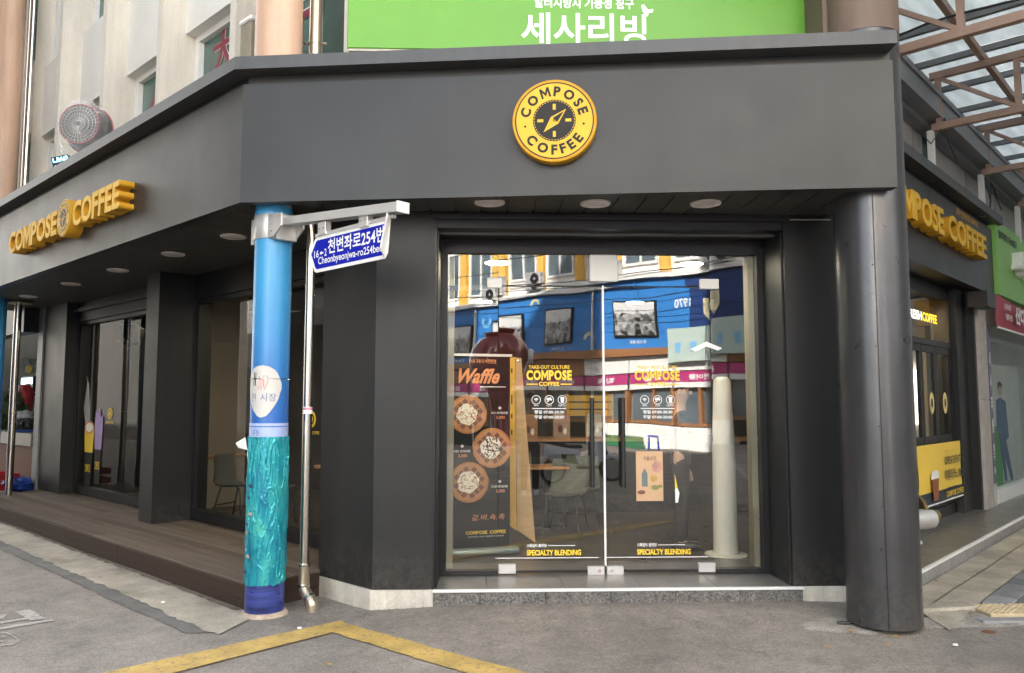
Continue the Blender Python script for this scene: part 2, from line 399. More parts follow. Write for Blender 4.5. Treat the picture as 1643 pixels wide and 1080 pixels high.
def paint(name, c, wear=.55):
    """road paint, worn through to the stone in patches"""
    m = bpy.data.materials.new(name); nt, p = nodes(m); N = nt.nodes.new; L = nt.links.new
    g = N('ShaderNodeNewGeometry'); n = N('ShaderNodeTexNoise'); n.inputs['Scale'].default_value = 26; n.inputs['Detail'].default_value = 8; n.inputs['Roughness'].default_value = .75
    L(g.outputs['Position'], n.inputs['Vector'])
    r = N('ShaderNodeMapRange'); r.inputs[1].default_value = wear; r.inputs[2].default_value = wear + .12; L(n.outputs['Fac'], r.inputs[0])
    n2 = N('ShaderNodeTexNoise'); n2.inputs['Scale'].default_value = 5; n2.inputs['Detail'].default_value = 6; L(g.outputs['Position'], n2.inputs['Vector'])
    r2 = N('ShaderNodeMapRange'); r2.inputs[1].default_value = .3; r2.inputs[2].default_value = .7; r2.inputs[3].default_value = .78; r2.inputs[4].default_value = 1.15; L(n2.outputs['Fac'], r2.inputs[0])
    v = N('ShaderNodeVectorMath'); v.operation = 'SCALE'; v.inputs[0].default_value = c; L(r2.outputs[0], v.inputs['Scale'])
    mx = N('ShaderNodeMix'); mx.data_type = 'RGBA'; L(r.outputs[0], mx.inputs['Factor']); L(v.outputs[0], mx.inputs[6]); mx.inputs[7].default_value = (.16, .14, .115, 1)
    L(mx.outputs[2], p.inputs['Base Color']); p.inputs['Roughness'].default_value = .8
    b = N('ShaderNodeBump'); b.inputs['Strength'].default_value = .4; b.inputs['Distance'].default_value = .004
    n3 = N('ShaderNodeTexNoise'); n3.inputs['Scale'].default_value = 170; L(g.outputs['Position'], n3.inputs['Vector']); L(n3.outputs['Fac'], b.inputs['Height']); L(b.outputs[0], p.inputs['Normal'])
    return m
M_ypaint = paint('yellow_road_paint', (.52, .35, .10), .53)
M_wpaint = paint('white_road_paint', (.42, .40, .36), .52)
def extend(a, b, k): return (a[0] + (b[0] - a[0]) * k, a[1] + (b[1] - a[1]) * k)
ya, yi, r1, r2, l1, l2 = (-1.075, 6.031), (-1.06, 5.75), (.213, 4.929), (-.11, 4.908), (-2.231, 5.007), (-1.788, 5.024)
yt = (-1.2, 5.96); yb = (-1.16, 5.66)
mb = MB(); drape(mb, [yi, extend(yi, r2, 3.2), extend(ya, r1, 3.2), ya], .008, 160, 3, jit=.012)
single('yellow_line', mb, M_ypaint, 'worn yellow road line running towards the camera on the right', None, kind='structure')
mb = MB(); drape(mb, [extend(yi, l2, -.12), extend(yi, l2, 3), extend(ya, l1, 3), extend(ya, l1, -.02)], .012, 160, 3, jit=.012)
single('yellow_line', mb, M_ypaint, 'worn yellow road line running towards the lower left', None, kind='structure')
# part of a white pavement marking (px outlines measured on the road, z = -.05)
def gpx(x, y, z=-.05):
    t = math.atan(104 / 1254); a = R(2.1)
    fwd = Vector((math.sin(a), math.cos(a), 0)); rt = Vector((math.cos(a), -math.sin(a), 0)); Z = Vector((0, 0, 1))
    Fv = fwd * math.cos(t) + Z * math.sin(t); U = -fwd * math.sin(t) + Z * math.cos(t)
    d = Fv + rt * ((x - 821.5) / 1254) - U * ((y - 540) / 1254)
    k = (z - 1.6) / d.z
    return (d.x * k, d.y * k)
def mark(mb, pts):
    q = [gpx(x / 4.91, 860 + y / 4.91) for x, y in pts]
    if len(q) == 4: drape(mb, q, .006, 6, 3)
    else: mb.add([(x, y, gz(x, y) + .006) for x, y in q], [list(range(len(q)))[::-1]])
mb = MB()
mark(mb, [(115, 606), (240, 590), (322, 640), (200, 655)])
mark(mb, [(200, 658), (322, 643), (356, 664), (235, 676)])
mark(mb, [(-300, 735), (235, 650), (245, 664), (-300, 752)])
mark(mb, [(-300, 800), (60, 722), (410, 663), (426, 678)])
mark(mb, [(-40, 660), (20, 627), (60, 622), (20, 662)])
for a, b in (((0, 776), (62, 776)), ((62, 776), (150, 832)), ((150, 832), (110, 862)), ((110, 862), (-60, 882)), ((-10, 812), (40, 806)), ((-10, 846), (30, 838))):
    mark(mb, [(a[0], a[1] - 4), (b[0], b[1] - 4), (b[0], b[1] + 4), (a[0], a[1] + 4)])
single('road_marking', mb, M_wpaint, 'faded white painted lettering on the road at the left edge', None, kind='structure')
# parking bays and hatching on the street behind the camera (seen in the door glass)
mb = MB()
for i in range(7):
    y = -1.6 - i * 1.05
    drape(mb, [(-6, y - 1.2), (9, y + .5), (9, y + .62), (-6, y - 1.08)], .007, 12, 1)
for x in (-2, 1.5, 5, 8): drape(mb, [(x, -.9), (x + 1.8, -8.6), (x + 1.93, -8.6), (x + .13, -.9)], .0105, 12, 1)
single('hatched_marking', mb, M_wpaint, 'white hatched bay lines across the street behind the viewer', None, kind='structure')

# irregular mortar patch round the clad column
M_patch = mat('mortar_patch', (.30, .28, .245), .95, 0, .3, 7, .7, 40, .2, 0, None, .25)
def blob(cx, cy, rx, ry, seed, off, n=40, rot=0):
    pts = []
    for k in range(n):
        a = 2 * math.pi * k / n; f = 1 + .25 * noise.noise((math.cos(a) * 1.5 + seed, math.sin(a) * 1.5, seed)) + .1 * noise.noise((math.cos(a) * 5 + seed, math.sin(a) * 5, 1))
        x, y = rx * f * math.cos(a), ry * f * math.sin(a); pts.append((cx + x * math.cos(rot) - y * math.sin(rot), cy + x * math.sin(rot) + y * math.cos(rot)))
    m = MB(); rings = 5; vs = [(cx, cy, gz(cx, cy) + off)]
    for r_ in range(1, rings + 1):
        for x, y in pts:
            X, Y = cx + (x - cx) * r_ / rings, cy + (y - cy) * r_ / rings; vs.append((X, Y, gz(X, Y) + off * (1 if r_ < rings else .3)))
    fs = [(0, 1 + k, 1 + (k + 1) % n) for k in range(n)]
    for r_ in range(rings - 1):
        for k in range(n): fs.append((1 + r_ * n + k, 1 + (r_ + 1) * n + k, 1 + (r_ + 1) * n + (k + 1) % n, 1 + r_ * n + (k + 1) % n))
    return m.add(vs, fs, 0, True)
single('mortar_patch', blob(2.72, 5.78, .42, .17, 3, .012), M_patch, 'pale mortar patch on the road left of the charcoal column', None, kind='structure')
single('mortar_patch', blob(3.75, 5.88, .75, .15, 8, .010, rot=.12), M_patch, 'pale crumbled mortar on the road right of the charcoal column', None, kind='structure')
M_rust = mat('rust_stain', (.16, .085, .05), .9, 0, .3, 9, .3, 60, .2)
M_contact = mat('contact_shade', (.15, .125, .10), .95, 0, .35, 14, .4, 60, .2, 0, None, .3)
single('contact_line', drape(MB(), [LW(5.86, 3.13), LW(14.4, 3.14), LW(14.4, 3.19), LW(5.86, 3.19)], .0165, 160, 3, jit=.028), M_contact, 'dark painted contact shade line along the foot of the wooden deck', None, kind='structure')  # dirt-coloured strip painted in for contact shade below the deck edge
single('rust_stain', blob(3.62, 5.62, .05, .04, 5, .007), M_rust, 'small reddish brown stain on the road right of the column', None, kind='structure')

# right-hand pavement: concrete bands, pavers, tactile tiles
M_pav = [mat('paver_grey_%d' % i, c, .85, 0, .16, 4, .3, 70, .3, 0, None, .12) for i, c in enumerate([(.20, .20, .205), (.26, .26, .26), (.155, .155, .165), (.36, .345, .32)])]
pv = kind(single('pavement', drape(drape(MB(), [RW(6.5, 1.90), RW(17, 1.90), RW(17, 2.12), RW(6.9, 2.12)], .014, 40, 2), [RW(6.35, 1.62), RW(17, 1.62), RW(17, 1.885), RW(6.65, 1.885)], .014, 40, 2), M_conc, 'grey concrete edging and pavers of the alley pavement', None, base=(4.2, 6.6, 0)))
for k in range(4):
    me = MB().box(-.147, .147, -.097, .097, -.02, .03, bev=.006).mesh('paver', M_pav[k]); TXT['pav%d' % k] = me
for i in range(46):
    for j in range(9):
        t = 6.5 + i * .303 + (.15 if j % 2 else 0); o = 1.515 - j * .203
        x, y = RW(t, o)
        if y < 6.22 or x > .80 * y + .1: continue
        k = rnd.choice([0, 0, 1, 2, 2, 3])
        p = piece('paver', TXT['pav%d' % k], pv, (x - 4.2, y - 6.6, gz(x, y) - .014 + rnd.uniform(-.002, .002)), (0, 0, R(45)))
M_tact = mat('tactile_yellow', (.50, .40, .25), .8, 0, .14, 6, .2, 60, .3, 0, None, .1)
tm = MB().box(-.148, .148, -.148, .148, -.02, .024, bev=.004)
for a in range(6):
    for b in range(6): tm.lathe([(.017, .024), (.012, .031), (0.0, .031)], (-.122 + a * .0488, -.122 + b * .0488, 0), 8)
tme = tm.mesh('tactile_tile', M_tact)
for i in range(5): piece('tactile_tile', tme, pv, (3.98 - 4.2 + i * .302, 6.06 - 6.6, gz(3.98, 6.06) + .002), (0, 0, R(rnd.uniform(-.6, .6))))
kb = MB().box(-.46, .46, -.06, .06, -.03, .022, bev=.012).mesh('kerb_stone', M_pav[1])
for i in range(3): piece('kerb_stone', kb, pv, (4.15 - 4.2 + i * .94, 5.84 - 6.6, gz(4.1, 5.85)), (0, 0, R(rnd.uniform(-.4, .4))))
kb2 = MB().box(-.27, .27, -.09, .09, -.03, .028, bev=.015).mesh('kerb_stone', M_conc)
piece('kerb_stone', kb2, pv, (3.60 - 4.2, 6.16 - 6.6, gz(3.6, 6.2)), (0, 0, R(8)))

# ================================================================== CAFE BUILDING
cafe = T('cafe_building', 'charcoal clad corner cafe with chamfered glass entrance and deep fascia canopy', 'cafe', (0, 6.36, 0))
ZB, ZC, ZT = 3.14, 4.17, 4.27
A = Vector((-1.894, 6.041)); B = Vector((2.977, 5.419))
def off_pt(p, n1, n2, d):                     # mitred offset at the corner of two faces with outward normals
    b = (n1 + n2); b = b / b.length; return p + b * (d / b.dot(n1))
nF = Vector((-.1268, -.9919)); nLw = Vector((-S2, -S2))
def band(d0, d1, z0, z1, tfar=15.5):
    """(front, left) prisms of a band d0 outside .. d1 inside the fascia face"""
    o0 = off_pt(A, nF, nLw, d0); i0 = off_pt(A, nF, nLw, -d1)
    fr = MB().prism([tuple(o0), tuple(B + nF * d0 + Vector((.004, 0))), tuple(B - nF * d1), tuple(i0)], z0, z1)
    fa = Vector(LW(tfar, 2.932))
    lf = MB().prism([tuple(fa + nLw * d0), tuple(o0), tuple(i0), tuple(fa - nLw * d1)], z0, z1)
    return fr, lf
for q in band(0, .10, ZB, 4.085): cafe.part('fascia', q, M_panel)
for q in band(-.055, .16, 4.0851, ZC): cafe.part('shade_recess', q, M_black)  # black recess added to imitate the soft shade below the cap
for q in band(.095, .35, ZC, ZT): cafe.part('cap_trim', q, M_cap)
cafe.part('fascia', xf(MB().box(7.7, 13.12, 2.55, 2.65, 3.14, 4.12), 'R'), M_panel)
cafe.part('cap_trim', xf(MB().box(7.7, 13.3, 2.43, 2.8, 4.20, 4.32), 'R'), M_cap)
cafe.part('shade_recess', xf(MB().box(7.7, 13.1, 2.60, 2.66, 4.12, 4.2), 'R'), M_black)  # alley side of the black band standing in for cap shade
cafe.part('canopy_roof', MB().prism([(-1.45, 6.35), (2.7, 5.80), (2.9, 7), (-.9, 7)], 4.12, 4.16), M_cap)
cafe.part('canopy_roof', xf(MB().box(-15, -5.8, 3.25, 4.2, 4.11, 4.16), 'L'), M_cap)
# soffit: a dark backing and separate slats with shadow gaps
sb = MB().prism([tuple(A + Vector((.2, .16))), tuple(B + Vector((0, .12))), (2.98, 6.37), (-.9, 6.37), (-1.45, 6.3)], 3.178, 3.2)
sof = cafe.part('soffit', sb, M_black)
sofl = cafe.part('soffit', MB().prism([LW(15.5, 3.05), LW(5.60, 3.05), LW(5.14, 3.87), LW(5.14, 4.55), LW(15.5, 4.55)][::-1], 3.178, 3.2), M_black)
def fy(x): return A.y + (x - A.x) * (B.y - A.y) / (B.x - A.x)
x = 2.93
def slat_mesh(poly, z0=3.160, z1=3.175):
    m = MB().prism(poly, z0, z1); return m
while x > -1.7:
    x0, x1 = x - .198, x
    cy = lambda q: 6.36 if q > -.87 else 6.36 + (q + .87) * (6.36 - 6.14) / (.87 - 1.75) * -1
    def ytop(q):
        if q > -.87: return 6.36
        return 6.36 - (-.87 - q) * .28
    s_ = slat_mesh([(x0, fy(x0) + .112), (x1, fy(x1) + .112), (x1, ytop(x1)), (x0, ytop(x0))])
    if ytop(x0) > fy(x0) + .15: cafe.part('slat', s_, M_slat, sof)
    x -= .211
t = 5.75
while t < 15.3:
    cafe.part('slat', xf(MB().box(-t - .198, -t, 3.04 if t > 5.7 else 3.3, 4.45, 3.160, 3.175), 'L'), M_slat, sofl); t += .211
# recessed downlights
M_lens = mat('frosted_lens', (.72, .70, .68), .25, 0, .03)
M_lamp = mat('downlight_white', (.62, .56, .53), .35, 0, .03)
for x, y in ((.045, 6.03), (.88, 6.03), (1.75, 6.0)):
    m = MB().lathe([(0, -.004), (.078, -.004), (.082, -.001), (.086, -.012), (.105, -.016), (.118, -.012), (.12, 0)], (x, y, 3.159), 40)
    cafe.part('downlight', m, M_lamp)
    cafe.part('lamp_lens', MB().lathe([(0, -.008), (.072, -.008), (.074, -.006)], (x, y, 3.159), 32), M_lens)
for t in (6.9, 8.2, 9.7, 11.3, 13.1):
    X, Y = LW(t, 3.55)
    cafe.part('downlight', MB().lathe([(0, -.010), (.085, -.012), (.105, -.016), (.118, -.012), (.12, 0)], (X, Y, 3.159), 40), M_lamp)
    cafe.part('lamp_lens', MB().lathe([(0, -.0135), (.072, -.0135), (.074, -.0125)], (X, Y, 3.159), 32), M_lens)
# piers and wall panels
cp = [(-.875, 6.36), (-.385, 6.36), (-.385, 6.99), LW(5.3, 4.7), LW(5.87, 4.55), LW(5.87, 3.88)]
cafe.part('pier', MB().prism(cp, .115, 3.158), M_panel2)
cafe.part('pier', MB().prism([(2.505, 6.36), (2.955, 6.36), RW(8.5, 2.7), RW(8.5, 3.3), (2.505, 6.99)], .115, 3.158), M_panel2)
cafe.part('edge_strip', MB().box(2.956, 2.968, 6.352, 6.40, .115, 3.0), M_white)  # white strip stands in for the bright gap between pier and column
cafe.part('edge_strip', MB().box(-.4, -.385, 6.352, 6.359, .115, 3.0), M_frame)
for t0, t1, o0 in ((9.42, 9.78, 3.93), (13.49, 14.5, 4.2)):
    cafe.part('pier', xf(MB().box(-t1, -t0, o0, 4.6, .17, 3.158), 'L'), M_panel2)
cafe.part('pier', xf(MB().box(-14.75, -14.502, 4.17, 4.6, .10, 3.158), 'L'), mat('dull_steel', (.22, .225, .23), .5, .4, .15, 3))
cafe.part('lintel', xf(MB().box(-13.49, -9.78, 4.36, 4.6, 2.86, 3.158), 'L'), M_frame)
cafe.part('lintel', xf(MB().box(-9.42, -5.87, 4.36, 4.6, 2.86, 3.158), 'L'), M_frame)
cafe.part('lintel', xf(MB().box(-13.49, -9.78, 4.30, 4.362, 3.0, 3.06), 'L'), M_frame)
# plinth
cafe.part('plinth', MB().prism([(-.89, 6.345), (-.395, 6.345), (-.395, 6.9), LW(5.87, 4.3), LW(5.89, 3.86)], -.12, .113), M_stone)
cafe.part('plinth', MB().prism([(2.56, 6.352), (3.3, 6.352), (3.9, 7.0), (2.56, 6.9)], -.12, .113), M_stone)
# entrance head
cafe.part('lintel', MB().box(-.385, 2.505, 6.38, 6.98, 3.03, 3.158), M_frame)
cafe.part('trim_rail', MB().box(-.384, 2.504, 6.52, 6.56, 3.005, 3.029), M_cap)
cafe.part('trim_rail', MB().box(-.42, 2.52, 6.340, 6.357, 3.098, 3.125), M_frame)
cafe.part('trim_rail', MB().box(2.56, 2.90, 6.335, 6.357, 3.112, 3.118), M_alu)
cafe.part('side_lining', MB().box(-.384, -.372, 6.40, 6.97, .116, 3.02), M_frame)
cafe.part('side_lining', MB().box(2.492, 2.504, 6.40, 6.97, .116, 3.02), M_panel2)
# entrance glazing : frame
fo = cafe.part('door_frame', MB().box(-.371, -.315, 6.82, 6.90, .116, 3.029).box(2.435, 2.491, 6.82, 6.90, .116, 3.029)
               .box(-.315, 2.435, 6.82, 6.90, 2.905, 3.028).box(-.315, .128, 6.82, 6.90, .116, .158).box(2.02, 2.435, 6.82, 6.90, .116, .158), M_frame)
M_jamb = mat('jamb_beige', (.30, .28, .22), .5, 0, .15, 2)
cafe.part('glazing_bead', MB().box(-.314, -.262, 6.91, 7.03, .158, 2.904).box(2.382, 2.434, 6.91, 7.03, .158, 2.904), M_jamb)
DY = 6.86
def pane(name, x0, x1, z0, z1, parent, rz=0, rx=0, th=.010, m=None):
    """glass sheet hung about its centre; no sheet hangs perfectly true"""
    cx, cz = (x0 + x1) / 2, (z0 + z1) / 2
    M = Matrix.Translation((cx, DY, cz)) @ Matrix.Rotation(R(rz), 4, 'Z') @ Matrix.Rotation(R(rx), 4, 'X')
    q = MB(); q.add([tuple(M @ Vector((a, 0, b))) for a, b in ((x0 - cx, z0 - cz), (x1 - cx, z0 - cz), (x1 - cx, z1 - cz), (x0 - cx, z1 - cz))], [(0, 1, 2, 3)])
    return cafe.part(name, q, m or M_doorglass, parent)
pane('glass_pane', -.315, .128, .158, 2.905, None, .3, -.25)
pane('glass_pane', 2.022, 2.435, .158, 2.905, None, -.2, .35)
pane('glass_pane', .130, 1.058, 2.624, 2.905, None, .0, .3)
pane('glass_pane', 1.060, 2.020, 2.624, 2.905, None, .2, .25)
for (x0, x1, hx, rz, rx) in ((.134, 1.052, .945, .35, .05), (1.066, 2.016, 1.215, -.25, .15)):
    d = cafe.part('door', MB().box(x0, x1, DY - .004, DY + .010, .132, .150), M_frame)
    cafe.part('top_rail', MB().box(x0, x1, DY - .006, DY + .012, 2.612, 2.618), M_frame, d)
    cafe.part('glass_pane', MB().add([(x0, DY, .150), (x1, DY, .150), (x1, DY, 2.612), (x0, DY, 2.612)], [(0, 1, 2, 3)]), M_doorglass, d)
    # tall pull bar inside/outside
    cafe.part('handle', MB().tube([(hx, DY - .062, .86), (hx, DY - .062, 1.63)], .020, 16).tube([(hx, DY - .062, .98), (hx, DY - .004, .98)], .010).tube([(hx, DY - .062, 1.5), (hx, DY - .004, 1.5)], .010), M_black, d)
    # patch fittings
    xs = (x0, x0 + .15) if x0 < 1 else (x1 - .15, x1)
    cafe.part('patch_fitting', MB().box(*xs, DY - .022, DY + .022, .126, .206, bev=.004), M_alu, d)
    xs = (x1 - .15, x1 - .003) if x0 < 1 else (x0 + .003, x0 + .15)
    lf = cafe.part('lock_fitting', MB().box(*xs, DY - .022, DY + .022, .110, .182, bev=.004), M_alu, d)
    cafe.part('lock_cylinder', MB().lathe([(.017, 0), (.017, .006), (.009, .006), (.009, .003), (0, .003)], (0, 0, 0), 20, 0, Matrix.Translation((sum(xs) / 2 + (.03 if x0 < 1 else -.03), DY - .022, .146)) @ Matrix.Rotation(R(90), 4, 'X')), M_steel, d)
# meeting stile weather strip and small white clips
cafe.part('meeting_strip', MB().box(1.0515, 1.0665, DY - .016, DY + .016, .19, 2.625), M_print)
cafe.part('sensor_box', MB().box(.94, 1.19, DY - .035, DY - .004, 2.66, 2.90, bev=.008), M_print)
cafe.part('patch_fitting', MB().box(1.93, 2.10, DY - .02, DY + .02, 2.60, 2.69, bev=.006), M_print)
cafe.part('patch_fitting', MB().box(.03, .16, DY - .02, DY + .02, 2.60, 2.69, bev=.006), M_print)
cafe.part('transom_bar', MB().box(-.314, .03, DY + .03, DY + .06, 2.585, 2.625), M_frame)
# door lettering (film on the inside face of the glass)
def door_print(x, d):
    y = DY - .003
    a = [('TAKE-OUT CULTURE', M_printyel, x, 1.885, .36, .030, .01), ('COMPOSE', M_printyel, x, 1.785, .40, .088, .045), ('COFFEE', M_printyel, x, 1.735, .18, .036, .03),
         ('Wi-Fi', M_print, x - .115, 1.556, .04, .014, .01), ('CCTV', M_print, x, 1.556, .045, .014, .01), ('TAKE OUT', M_print, x + .115, 1.556, .075, .014, .01),
         ('평일 07:00-20:30', M_print, x, 1.492, .26, .030, .02), ('주말 07:00-20:00', M_print, x, 1.448, .26, .030, .02)]
    for s_, m, cx, z, w, h, of in a: cafe.text('lettering', s_, m, cx, y, z, w, h, d, off=of, align='C')
    cafe.part('print_rule', MB().box(x - .2, x - .1, y - .001, y, 1.745, 1.755).box(x + .1, x + .2, y - .001, y, 1.745, 1.755), M_printyel, d)
    cafe.part('print_rule', MB().box(x - .15, x + .15, y - .001, y, 1.534, 1.541), M_print, d)
    for k, cx in enumerate((x - .115, x, x + .115)):
        m = MB(); n = 32
        for (ra, rb) in ((.040, .035),):
            vs = [(cx + r_ * math.cos(2 * math.pi * q / n), y, 1.613 + r_ * math.sin(2 * math.pi * q / n)) for r_ in (ra, rb) for q in range(n)]
            m.add(vs, [(q, (q + 1) % n, n + (q + 1) % n, n + q) for q in range(n)])
        if k == 0:
            for r0, r1 in ((.0, .008), (.012, .018), (.021, .027)):
                vs = []; fs = []
                for q in range(13):
                    a_ = R(45 + 90 * q / 12)
                    for r_ in (r0, r1): vs.append((cx + r_ * math.cos(a_), y, 1.598 + r_ * math.sin(a_) * 1.1))
                m.add(vs, [(2 * q, 2 * q + 1, 2 * q + 3, 2 * q + 2) for q in range(12)])
        elif k == 1:
            m.face_prism([(cx - .026, 1.628), (cx + .012, 1.634), (cx + .026, 1.615), (cx + .02, 1.607), (cx - .022, 1.612)], y - .001, y)
            m.face_prism([(cx - .02, 1.606), (cx - .004, 1.608), (cx - .004, 1.598), (cx - .02, 1.594)], y - .001, y)
        else:
            m.face_prism([(cx - .017, 1.637), (cx + .017, 1.637), (cx + .012, 1.588), (cx - .012, 1.588)], y - .001, y)
        cafe.part('icon', m, M_print, d)
    cafe.text('lettering', '스페셜티 블렌딩', M_print, x - .20, y, .345, .17, .03, d, off=.02)
    cafe.part('print_rule', MB().box(x - .015, x + .22, y - .001, y, .356, .361), M_print, d)
    cafe.text('lettering', 'SPECIALTY BLENDING', M_printyel, x - .20, y, .275, .47, .048, d, off=.04)
    cafe.part('print_rule', MB().box(x - .47, x + .42, y - .001, y, .252, .258), M_print, d)
doors = [o for o in cafe.o.children if o.name.startswith('door') and not o.name.startswith('door_frame')]
door_print(.578, doors[0]); door_print(1.535, doors[1])
# small white sticker arrow high on the right door
cafe.part('sticker', MB().face_prism([(1.83, 2.06), (1.98, 2.13), (2.12, 2.07), (2.08, 2.05), (1.98, 2.085), (1.88, 2.04)], DY - .004, DY - .003), M_print, doors[1])

# left street windows
def window(t0, t1, mull=()):
    w = cafe.part('window', xf(MB().box(-t1, -t1 + .06, 4.40, 4.50, .30, 2.858).box(-t0 - .06, -t0, 4.40, 4.50, .30, 2.858).box(-t1, -t0, 4.395, 4.505, .17, .30).box(-t1 + .06, -t0 - .06, 4.40, 4.50, 2.80, 2.858), 'L'), M_frame)
    q = MB().add([(-t1 + .06, 4.45, .30), (-t0 - .06, 4.45, .30), (-t0 - .06, 4.45, 2.80), (-t1 + .06, 4.45, 2.80)], [(0, 1, 2, 3)])
    cafe.part('glass_pane', xf(q, 'L'), M_glass, w)
    for tm in mull: cafe.part('mullion', xf(MB().box(-tm - .03, -tm + .03, 4.40, 4.50, .301, 2.799), 'L'), M_frame, w)
    return w
win1 = window(5.88, 9.42); win2 = window(9.78, 13.49)
# right street window and hatch
wr = cafe.part('window', xf(MB().box(8.6, 11.86, 2.86, 2.98, 2.96, 3.1).box(8.6, 11.80, 2.84, 2.98, 2.31, 2.38).box(11.78, 11.86, 2.85, 2.98, 1.0, 2.96).box(8.6, 11.78, 2.82, 2.98, 1.0, 1.07), 'R'), M_frame)
cafe.part('glass_pane', xf(MB().add([(8.6, 2.92, 2.38), (11.78, 2.92, 2.38), (11.78, 2.92, 2.96), (8.6, 2.92, 2.96)], [(0, 1, 2, 3)]), 'R'), M_glassdim, wr)
for k, (a, b) in enumerate(((9.9, 10.48), (10.5, 11.1), (11.12, 11.77))):
    s_ = cafe.part('sliding_sash', xf(MB().box(a, a + .06, 2.86, 2.9, 1.07, 2.31).box(b - .06, b, 2.86, 2.9, 1.07, 2.31).box(a + .06, b - .06, 2.86, 2.9, 1.07, 1.16).box(a + .06, b - .06, 2.86, 2.9, 2.22, 2.31), 'R'), M_black, wr)
    cafe.part('glass_pane', xf(MB().add([(a + .06, 2.88, 1.16), (b - .06, 2.88, 1.16), (b - .06, 2.88, 2.22), (a + .06, 2.88, 2.22)], [(0, 1, 2, 3)]), 'R'), M_glassdim, wr)
cafe.part('apron_panel', xf(MB().box(8.6, 11.86, 2.90, 3.0, .115, 1.0), 'R'), M_panel2)
cafe.part('apron_panel', xf(MB().box(8.6, 11.86, 2.87, 2.902, .115, .25), 'R'), M_frame)
cafe.part('wall_panel', xf(MB().box(11.87, 12.36, 2.78, 3.1, .115, 3.14), 'R'), M_panel2)
cafe.part('wall_panel', xf(MB().box(12.37, 12.46, 2.68, 3.1, .115, 3.14), 'R'), M_black)
cafe.part('lintel', xf(MB().box(8.6, 11.86, 2.88, 3.1, 3.1, 3.14), 'R'), M_frame)
cafe.part('soffit', xf(MB().box(8.6, 12.6, 2.651, 3.1, 3.141, 3.17), 'R'), M_frame)
# interior shell
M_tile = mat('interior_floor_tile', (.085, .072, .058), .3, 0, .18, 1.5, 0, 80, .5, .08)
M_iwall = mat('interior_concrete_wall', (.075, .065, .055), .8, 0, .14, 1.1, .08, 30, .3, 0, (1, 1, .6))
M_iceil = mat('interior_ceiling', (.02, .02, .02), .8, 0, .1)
M_igold = mat('interior_mustard_wall', (.50, .29, .05), .6, 0, .08, 2)
room = [(-.37, 6.92), LW(5.5, 4.55), LW(5.9, 4.51), LW(13.6, 4.51), (-6.4, 14), (6, 14), RW(13, 3.02), RW(8.6, 3.02), (2.49, 6.92)]
cafe.part('interior_floor', MB().prism(room, .02, .114), M_tile)
cafe.part('interior_ceiling', MB().prism(room, 3.21, 3.25), M_iceil)
cafe.part('interior_wall', MB().box(-1.4, 6.2, 12.2, 12.4, .114, 3.21), M_iwall)
cafe.part('interior_wall', xf(MB().box(-13.5, -9.6, 7.6, 7.7, .114, 3.21), 'L'), M_iwall)
cafe.part('interior_wall', xf(MB().box(-13.48, -13.40, 4.62, 7.6, .114, 3.21), 'L'), M_panel2)
cafe.part('interior_wall', MB().box(5.2, 5.3, 9.75, 12.2, .114, 3.21), M_igold)
cafe.part('interior_wall', xf(MB().box(8.9, 12.9, 3.75, 3.85, .115, 3.2), 'R'), M_igold)
pw = cafe.part('interior_wall', xf(MB().box(-10.75, -10.6, 4.52, 5.72, .115, 3.2), 'L'), mat('interior_wall_tile', (.30, .265, .225), .75, 0, .14, 1.1, .08, 30, .3, 0, (1, 1, .6)))
for i in range(2):
    for j in range(4):
        cafe.part('wall_tile', xf(MB().box(-10.600, -10.588, 4.53 + i * .6, 5.122 + i * .6, .12 + j * .77, .882 + j * .77), 'L'), MATS['interior_wall_tile'], pw)
cafe.part('roof', MB().prism([(-.9, 7.0), (2.6, 7.0), RW(13.0, 2.95), (6, 14), (-6.4, 14), LW(13.6, 4.2), LW(6, 4.2)], 3.30, 3.5), M_black)

# ================================================================== STEP, DECK, SIDE PLATFORM
M_gran = mat('granite_dark', (.125, .12, .112), .5, 0, .3, 12, .15, 38, .5, .1, None, .65)
M_grantop = mat('granite_top', (.17, .16, .145), .32, 0, .22, 3, .05, 90, .5, .1, None, .18)
st = T('entrance_step', 'low dark granite entrance step with white edge strip below the glass doors', 'step', (1.05, 6.33, 0))
xs = [-.395, -.02, .50, 1.02, 1.54, 2.06, 2.575]
for a, b in zip(xs, xs[1:]):
    st.box('riser_slab', a + .002, b - .002, 6.335, 6.362, -.10, .094, M_gran, bev=.002)
xs = [-.371, .03, .65, 1.27, 1.89, 2.491]
for a, b in zip(xs, xs[1:]): st.box('tread_slab', a + .0015, b - .0015, 6.356, 7.02, .07, .1125, M_grantop, bev=.0015)
st.box('nosing', -.397, 2.577, 6.322, 6.355, .095, .116, M_white, bev=.003)

deck = T('wooden_deck', 'low brown timber deck along the left shop windows', 'deck', (-9.5, 3.8, 0), 'L')
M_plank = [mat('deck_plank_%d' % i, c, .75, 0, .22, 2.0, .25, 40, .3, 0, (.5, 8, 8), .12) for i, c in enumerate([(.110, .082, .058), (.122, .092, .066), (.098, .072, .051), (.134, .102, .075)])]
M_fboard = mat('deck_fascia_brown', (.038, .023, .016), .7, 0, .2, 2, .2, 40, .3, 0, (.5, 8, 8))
o = 3.205; D0 = 5.84; k = 0
while o < 4.44:
    w = .138
    br = [D0, D0 + (1.7 if k % 2 else 3.3), D0 + (5.0 if k % 2 else 6.6), 14.45]
    for a, b in zip(br, br[1:]):
        if o > 3.9:                                     # planks notch round the piers
            pass
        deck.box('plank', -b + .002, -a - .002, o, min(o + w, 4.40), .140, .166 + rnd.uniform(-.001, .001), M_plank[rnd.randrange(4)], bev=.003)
    o += w + .005; k += 1
